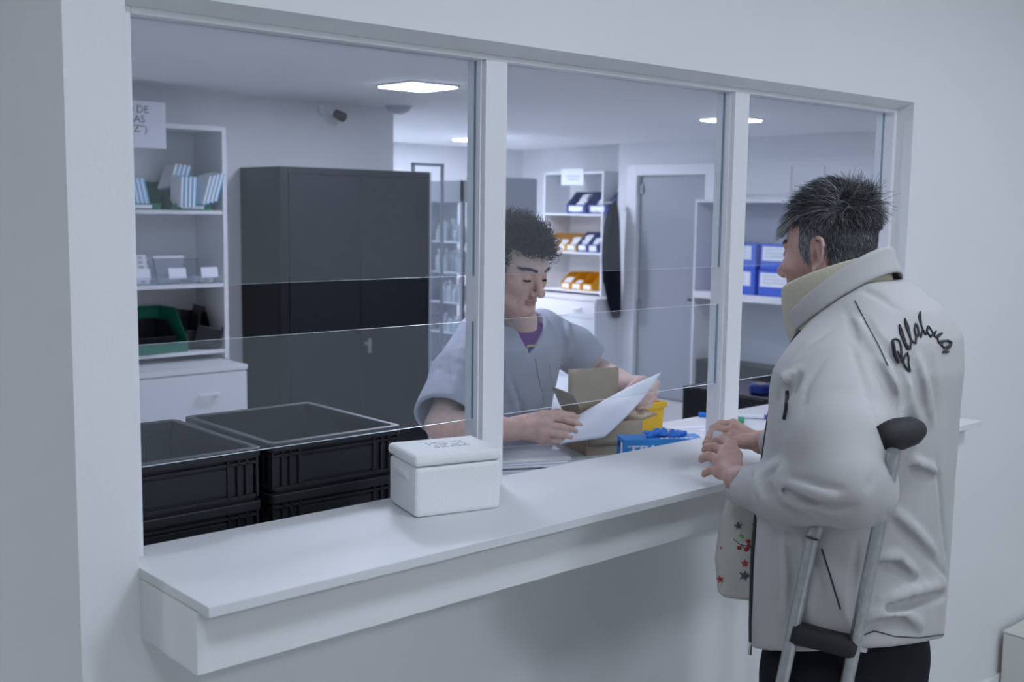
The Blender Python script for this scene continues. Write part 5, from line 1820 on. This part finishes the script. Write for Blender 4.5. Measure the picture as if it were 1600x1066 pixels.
# ================================================================== THINGS ON THE DESK
# cardboard box with open flaps
cb = thing('cardboard_box', 'open brown cardboard box with raised flaps on the desk', 'box', (1.404, 0.393, DT), math.radians(-20))
W, D, H = .165, .150, .088
b = MB()
t = .003
b.box(0, W, 0, D, 0, t); b.box(0, W, 0, t, t, H); b.box(0, W, D - t, D, t, H); b.box(0, t, t, D - t, t, H); b.box(W - t, W, t, D - t, t, H)
b.build('carton', M['card'], cb)
def flap(name, p0, p1, d, h, curve=0.0):
    p0, p1, d = Vector(p0), Vector(p1), Vector(d).normalized()
    vs, fs = [], []
    for i in range(7):
        for j in range(5):
            u, v = i / 6, j / 4
            p = p0.lerp(p1, u) + d * (h * v) + Vector((d.y, -d.x, 0)) * (curve * math.sin(v * 2) * (1 - u * .3))
            vs.append(tuple(p))
    for i in range(6):
        for j in range(4):
            a = i * 5 + j
            fs.append((a, a + 1, a + 6, a + 5))
    b = MB(); b.add(vs, fs)
    b.build(name, [M['card']], cb, smooth=True, solid=.003)
flap('flap', (0, .004, H), (0, D - .004, H), (-.45, .10, 1), .085)
flap('flap', (W, D - .002, H), (.01, D - .002, H), (.10, .25, 1), .125, .012)
flap('flap', (W, .004, H), (W, D - .004, H), (.9, 0, .25), .05)
flap('flap', (.004, -.002, H), (W - .004, -.002, H), (0, -.05, -1), .06)
for o in cb.children:
    pass
# yellow tub
tb = thing('storage_bin', 'bright yellow open bin on the desk beside the glove box', 'storage bin', (1.755, .498, DT), 0, None)
b = MB()
w = .003
W, D, H = .17, .082, .088
def tp(z):
    return 1 - .06 * (1 - z / H)
for (x0, x1, y0, y1) in ((-1, 1, 0, 0), (-1, 1, 1, 1), (-1, -1, 0, 1), (1, 1, 0, 1)):
    vs = []
    for z in (0, H):
        k = tp(z)
        for (xx, yy) in ((x0, y0), (x1, y1)):
            vs.append((xx * W / 2 * k, yy * D * k + D * (1 - k) / 2, z))
    s = .0015
    o_ = [(v[0] * .97, D / 2 + (v[1] - D / 2) * .94, v[2]) for v in vs]
    b.add(vs + o_, [(0, 1, 3, 2), (4, 6, 7, 5), (2, 3, 7, 6), (0, 4, 5, 1), (0, 2, 6, 4), (1, 5, 7, 3)])
b.box(-W * .46, W * .46, D * .05, D * .95, 0, .003)
b.build('tub_body', M['tubyellow'], tb)
b = MB()
b.box(-W / 2 - .006, W / 2 + .006, -.006, .001, H - .016, H); b.box(-W / 2 - .006, W / 2 + .006, D - .001, D + .006, H - .016, H)
b.box(-W / 2 - .006, -W / 2 + .001, 0, D, H - .016, H); b.box(W / 2 - .001, W / 2 + .006, 0, D, H - .016, H)
b.build('rim', M['tubyellow'], tb, bevel=.0015)
b = MB(); b.box(-W / 2 * .80, W / 2 * .80, -.0015, .004, .012, H - .022); b.build('front_panel', M['tubyellow'], tb, bevel=.001)

# blue glove carton and a crumpled glove on it
gx = thing('glove_box', 'blue carton of disposable gloves lying at the counter edge', 'box', (1.386, .244, DT), math.atan2(-.54, .84))
W, D, H = .212, .070, .070
b = MB(); b.box(0, W, 0, D, 0, H); b.build('carton', M['glovebox'], gx, bevel=.001)
b = MB()
put_text(b, 'TRUM', .050, frame_m((.078, -.0006, .036), (1, 0, 0), (0, 0, 1)))
for dx_ in (-.0014, -.0007, .0007, .0014):
    put_text(b, 'TRUM', .050, frame_m((.078 + dx_, -.0007 - abs(dx_) * .1, .036), (1, 0, 0), (0, 0, 1)))
b.build('front_lettering', M['paper'], gx)
b = MB()
for k in range(7):
    b.box(.10 + k * .013, .109 + k * .013, .012, .020, H, H + .0004)
b.build('top_print', M['paper'], gx)
b = MB(); b.box(-.0006, 0, .012, .030, .022, .060); b.build('size_label', M['paper'], gx)
b = MB(); b.box(-.0008, -.0002, .040, .056, .044, .060); b.build('size_square', M['navy'], gx)
gl = thing('crumpled_glove', 'crumpled blue glove lying on top of the glove carton', 'glove', tuple(at(1026, 676, .225)))
gs = SDF(); g0 = np.array([gl.matrix_basis.translation.x, gl.matrix_basis.translation.y, DT + H + .001])
rr = random.Random(9)
for k in range(15):
    gs.ell(g0 + np.array([.84, -.54, 0]) * rr.uniform(-.040, .048) + np.array([.54, .84, 0]) * rr.uniform(-.012, .016) + np.array([0, 0, rr.uniform(.002, .016)]), (rr.uniform(.007, .014), rr.uniform(.006, .012), rr.uniform(.004, .010)), .005)
for k in range(4):
    p = g0 + np.array([.84, -.54, 0]) * (.03 + .01 * k) + np.array([.54, .84, 0]) * (.012 * k - .02)
    gs.cone(p + [0, 0, .006], p + np.array([.022, -.010, .004]), .006, .005, .004)
V, Q = gs.mesh(g0 - .08, g0 + .09, .0022)
V[:, 2] = np.maximum(V[:, 2], DT + H + .0004)
gl.location = tuple(g0)
mesh_obj('glove_body', V, Q, M['glove'], gl, None, g0)

# papers
def sheet_stack(label, c, w, d, rz, n, m, mats):
    t_ = thing('paper_stack', label, 'paper', (*c, DT), rz)
    rr = random.Random(int(c[0] * 1000))
    for k in range(n):
        b = MB()
        a, dx, dy = rr.uniform(-.12, .12), rr.uniform(-.012, .012), rr.uniform(-.012, .012)
        z = .0004 + k * m
        R4 = Matrix.Rotation(a, 4, 'Z')
        b.box(-w / 2, w / 2, -d / 2, d / 2, z, z + m * .82, M=Matrix.Translation((dx, dy, 0)) @ R4)
        b.build('sheet_bundle', mats[k % len(mats)], t_)
    return t_
sheet_stack('stack of white papers on the desk beside the polystyrene box', (1.17, .45), .27, .18, math.radians(-24), 5, .0060, [M['paper'], M['mel'], M['paper']])
sheet_stack('loose white sheets on the desk in front of the cardboard box', (1.335, .30), .20, .13, math.radians(-14), 2, .0016, [M['paper'], M['paper']])
pp = thing('plastic_pouch', 'crinkled clear plastic pouch lying on the paper stack', 'pouch', (1.20, .41, DT + .0305), math.radians(-24))
vs, fs = [], []
g = 16
for i in range(g + 1):
    for j in range(g + 1):
        u, v = i / g - .5, j / g - .5
        vs.append((u * .20, v * .13, .004 + .006 * (noise.noise(Vector((u * 9, v * 9, 3))) + 1) * (1 - abs(u) * 1.6) * (1 - abs(v) * 1.6)))
for i in range(g):
    for j in range(g):
        a = i * (g + 1) + j
        fs.append((a, a + 1, a + g + 2, a + g + 1))
b = MB(); b.add(vs, fs); b.build('film', M['clear'], pp, smooth=True)
sh = thing('paper_sheet', 'loose printed sheet on the desk just behind the glove carton', 'paper', (1.86, .42, DT + .0004), math.radians(-24))
b = MB(); b.box(-.148, .148, -.105, .105, 0, .0008); b.build('sheet', M['paper'], sh)
b = MB()
for r_ in range(7):
    b.box(-.12, .12 - .03 * (r_ % 3), -.08 + r_ * .024, -.075 + r_ * .024, .0008, .0010)
b.build('print_lines', M['ink'], sh)
# on the right: marker, cap, small bottle with green cap
mk = thing('marker_cap', 'bright blue marker lying left of the second mullion', 'marker', (2.118, .552, DT + .008), math.radians(-62))
b = MB(); b.tube([(-.03, 0, 0), (.03, 0, 0)], .0075, 12); b.build('barrel', M['pen_blue'], mk)
b = MB(); b.tube([(.031, 0, 0), (.052, 0, 0), (.054, 0, 0)], [.008, .007, .004], 12); b.build('cap', M['pen_blue'], mk)
pm_ = thing('pen', 'white highlighter with a purple band beside the small bottle', 'pen', (2.21, .46, DT + .007), math.radians(-48))
b = MB(); b.tube([(-.06, 0, 0), (.045, 0, 0)], .007, 12); b.build('barrel', M['paper'], pm_)
b = MB(); b.tube([(.0455, 0, 0), (.056, 0, 0)], .0072, 12); b.build('band', M['pen_purple'], pm_)
b = MB(); b.tube([(.0565, 0, 0), (.085, 0, 0), (.088, 0, 0)], [.006, .005, .002], 12); b.build('tip_cap', M['paper'], pm_)
sb = thing('small_bottle', 'clear plastic bottle with green cap lying behind the second mullion', 'bottle', (2.09, .435, DT + .02), math.radians(-40))
b = MB(); b.tube([(-.07, 0, 0), (-.066, 0, 0), (.0, 0, 0), (.012, 0, -.004), (.018, 0, -.006)], [.014, .019, .019, .012, .009], 16); b.build('flask', M['clear'], sb, smooth=True)
b = MB(); b.tube([(.019, 0, -.006), (.034, 0, -.0075)], .0105, 14); b.build('cap', M['pen_green'], sb)
rl = thing('tape_roll', 'dark blue roll standing on the low dark cabinet', 'roll', (4.42, 2.0, .69))
b = MB(); b.lathe([(.05, 0), (.062, .01), (.062, .045), (.05, .055)], 20); b.build('roll_body', M['blue'], rl)
b = MB(); b.lathe([(.028, .0552), (.028, .058)], 16); b.build('core', M['card'], rl)

# ================================================================== WHAT THE CUSTOMER CARRIES
M['cotton'] = mat('off white cotton canvas', (0.58, 0.57, 0.53), 0.9, spec=0.1, bump=0.15, bscale=500)
M['red'] = mat('red print', (0.42, 0.05, 0.05), 0.85)
M['greyprint'] = mat('grey print', (0.10, 0.10, 0.13), 0.85)
M['greenprint'] = mat('green print', (0.16, 0.40, 0.12), 0.85)
BO = at(1172, 862, -.335)
bg = thing('tote_bag', 'off white cotton tote bag with red and grey stars below the customer hands', 'bag', tuple(BO))
bS = SDF()
vx = np.array([.60, -.80, 0.0]); vy = np.array([.80, .60, 0.0])    # along its face, into depth
bS.loft([(-.098, .004, 0, .055, .016), (-.088, .004, 0, .066, .024), (-.02, .0, 0, .070, .030), (.05, -.004, 0, .060, .026), (.10, -.012, 0, .040, .018), (.125, -.016, 0, .024, .012)], BO, vx, vy, .01, p=2.6)
bS.cone(BO + vx * (-.030) + np.array([0, 0, .11]), BO + vx * (-.042) + np.array([0, 0, -.06]), .004, .007, .012)
V, Q = bS.mesh(BO - .12, BO + .15, .0035)
V = relax(V, Q, 1, .5)
nz = np.array([noise.noise(Vector((p[0] * 26, p[1] * 26, p[2] * 12))) for p in V])
V = V + np.outer(nz * .0025, -vy)
bb_ = mesh_obj('bag_body', V, Q, M['cotton'], bg, None, BO)
b = MB()
st = [BO + vx * -.016 + np.array([0, 0, .09]), BO + vx * -.012 + np.array([.0, .004, .11]), BO + vx * -.006 + np.array([0.0, .0, .125])]
b.tube([p - BO for p in st], .011, 8, flat=.35); b.build('strap', M['cotton'], bg, smooth=True)
def on_bag(px, py, lift=.0014):
    h = bS.hit(px, py)
    return None if h is None else (h, bS.normal(h))
def star(name, px, py, r, m, rot=0.0):
    hh = on_bag(px, py)
    if hh is None:
        return
    h, nn = hh
    Mx = frame_m(h + nn * .0030 - BO, np.cross(BZ, nn), (0, 0, 1))
    vs = []
    for k in range(10):
        a = PI / 2 + rot + k * PI / 5
        q = r if k % 2 == 0 else r * .40
        vs.append(Mx @ Vector((q * math.cos(a), q * math.sin(a), 0)))
    b = MB(); b.add(vs, [tuple(range(10))]); b.build(name, m, bb_, solid=.0006)
star('printed_star', 1154, 822, .0095, M['greyprint'], .2)
star('printed_star', 1164, 880, .0092, M['red'], .1)
star('printed_star', 1163, 899, .0125, M['greyprint'], -.2)
star('printed_star', 1126, 905, .0092, M['red'], .3)
star('printed_star', 1128, 856, .0035, M['red'], .1)
def bag_tube(name, pts, r, m):
    P_ = []
    for p in pts:
        hh = on_bag(*p)
        if hh:
            P_.append(hh[0] + hh[1] * .0022 - BO)
    if len(P_) > 1:
        b = MB(); b.tube(P_, r, 5); b.build(name, m, bb_)
bag_tube('printed_twig', [(1146, 842), (1156, 850), (1166, 853), (1171, 848)], .0008, M['greyprint'])
bag_tube('printed_twig', [(1158, 851), (1164, 858)], .0008, M['greyprint'])
for px, py in ((1169, 846), (1170, 854), (1166, 859), (1155, 856)):
    hh = on_bag(px, py)
    if hh:
        b = MB(); c = hh[0] + hh[1] * .001 - BO
        b.lathe([(.0015, -.0040), (.0046, -.0016), (.0051, 0), (.0046, .0016), (.0015, .0040)], 10, tuple(c)); b.build('printed_berry', M['red'], bb_, smooth=True)
bag_tube('printed_leaf', [(1176, 818), (1180, 826), (1176, 834)], .003, M['greenprint'])
bag_tube('printed_leaf', [(1156, 836), (1162, 840)], .003, M['greenprint'])
bag_tube('printed_script', [(1182, 846), (1186, 852), (1181, 858), (1187, 864), (1184, 870)], .0011, M['greyprint'])

# slip of paper between his fingers
sl = thing('paper_slip', 'tiny white slip pinched between the fingers of the customer', 'paper', tuple(at(1121, 684, -.155)))
b = MB(); b.box(-.001, .001, -.012, .012, -.010, .014); b.build('slip', M['paper'], sl); 

# crutches
def crutch(label, A0, A1, B0, B1, name='crutch'):
    """A, B: lower and upper ends of the two uprights"""
    A0, A1, B0, B1 = [np.array(p, float) for p in (A0, A1, B0, B1)]
    mid0 = (A0 + B0) / 2
    t_ = thing(name, label, 'crutch', (mid0[0], mid0[1], 0))
    o = np.array([mid0[0], mid0[1], 0])
    return t_, o, A0, A1, B0, B1

def off_surface(px, py, d=.017):
    h = jac.hit(px, py)
    return h - pix_ray(px, py) * d

R1 = off_surface(1394, 722, .016); R0 = off_surface(1340, 985, .022)
L1 = off_surface(1268, 850, .020); L0 = off_surface(1243, 968, .026)
def ext(p, q, f):
    return p + (q - p) * f
def line_to_z(p, q, z):
    return p + (q - p) * ((z - p[2]) / (q[2] - p[2]))
B1 = ext(R0, R1, 1.06); A1 = ext(L0, L1, 1.07)
A0 = line_to_z(L1, L0, .52); B0 = line_to_z(R1, R0, .52)
t_, o, A0, A1, B0, B1 = crutch('aluminium crutch with black hand grip leaning against the left side of the customer', A0, A1, B0, B1)
M['alu_tube'] = mat('worn aluminium tube', (0.46, 0.47, 0.48), 0.34, metal=0.9, var=0.12, vscale=60, bump=0.1, bscale=120)
for p, q in ((A0, A1), (B0, B1)):
    b = MB(); b.tube([p - o, q - o], .0115, 16); u = b.build('upright', M['alu_tube'], t_, smooth=False)
    b = MB()
    for k in range(5):
        c = p + (q - p) * (.12 + .055 * k) - o - pix_ray(1280, 980) * .0112
        b.tube([c, c - pix_ray(1280, 980) * .0012], .0022, 8)
    b.build('adjustment_holes', M['rubber'], u) if k < 0 else None
foot = np.array([(A0[0] + B0[0]) / 2 - .01, (A0[1] + B0[1]) / 2 + .02, .03])
for p in (A0, B0):
    b = MB(); b.tube([p - o, (p * .35 + foot * .65) + np.array([0, 0, .08]) - o, foot + np.array([0, 0, .16]) - o], .0115, 14); b.build('lower_bend', M['alu_tube'], t_, smooth=True)
b = MB(); b.tube([foot + np.array([0, 0, .22]) - o, foot - o], .0125, 14); b.build('lower_tube', M['alu_tube'], t_)
b = MB(); b.tube([foot + np.array([0, 0, .03]) - o, foot + np.array([0, 0, -.028]) - o], [.017, .022], 16); b.build('rubber_tip', M['rubber'], t_)
ga = at(1240, 988, A1[1]); 
ga = L0 + (L1 - L0) * ((1052 - 1060) * 0) ; 
def on_line(p, q, py):
    best, bt = None, None
    for t in np.linspace(-1.5, 1.5, 301):
        c = p + (q - p) * t
        v = Vector(c) - CAM
        y = 533 - FPX * v.dot(UP) / v.dot(FW)
        if best is None or abs(y - py) < best:
            best, bt = abs(y - py), c
    return bt
ga = on_line(L0, L1, 988); gb = on_line(R0, R1, 1012)
d_ = (gb - ga) / np.linalg.norm(gb - ga)
b = MB(); b.tube([ga - d_ * .004 - o, ga + d_ * .006 - o, (ga + gb) / 2 - o, gb - d_ * .006 - o, gb + d_ * .002 - o], [.018, .0215, .0195, .0205, .017], 18); b.build('hand_grip', M['rubber'], t_, smooth=True)
b = MB(); b.tube([gb + d_ * .004 - o, gb + d_ * .020 - o, gb + d_ * .022 - o], [.005, .005, .003], 10); b.build('grip_bolt', M['chrome'], t_)
pa = B1 + np.array([-.035, .05, .012]); pb = B1 + np.array([.03, -.02, .016])
aw = pix_ray(1320, 740) * .075
b = MB(); b.tube([A1 - o, A1 * .8 + pa * .2 + aw * .8 - o, A1 * .5 + pa * .5 + aw - o, A1 * .2 + pa * .8 + aw * .6 - o, pa - o], .0115, 12); b.build('top_bend', M['alu_tube'], t_, smooth=True)
pc = off_surface(1432, 672, .018); pa = off_surface(1378, 684, .004); pm2 = off_surface(1405, 678, .020)
b = MB(); b.tube([pa - o, pa * .5 + pm2 * .5 - o, pm2 - o, pm2 * .4 + pc * .6 - o, pc - o], [.020, .025, .027, .025, .018], 16); b.build('arm_pad', M['rubber'], t_, smooth=True)
# its twin beyond him
E2 = at(1390, 1040, -.42)
c2 = thing('crutch', 'second aluminium crutch half hidden behind the dark trousers of the customer', 'crutch', (E2[0], E2[1], 0), 0)
b = MB(); b.tube([(0, 0, .03), (.004, 0, .60), (.012, .0, .98)], .0115, 14); b.build('upright', M['alu_tube'], c2)
b = MB(); b.tube([(-.09, -.02, .24), (-.08, -.02, .98)], .0115, 14); b.build('upright', M['alu_tube'], c2)
b = MB(); b.tube([(-.09, -.02, .24), (-.04, -.01, .10), (0, 0, .05)], .0115, 14); b.build('lower_bend', M['alu_tube'], c2)
b = MB(); b.tube([(0, 0, .04), (0, 0, .002)], [.017, .022], 16); b.build('rubber_tip', M['rubber'], c2)
b = MB(); b.tube([(-.085, -.02, .66), (.006, 0, .66)], .02, 16); b.build('hand_grip', M['rubber'], c2)
b = MB(); b.tube([(-.016, 0, .70), (-.02, 0, .70)], .006, 10); b.tube([(.0, 0, .70), (-.02, 0, .70)], .004, 8); b.build('grip_bolt', M['chrome'], c2)
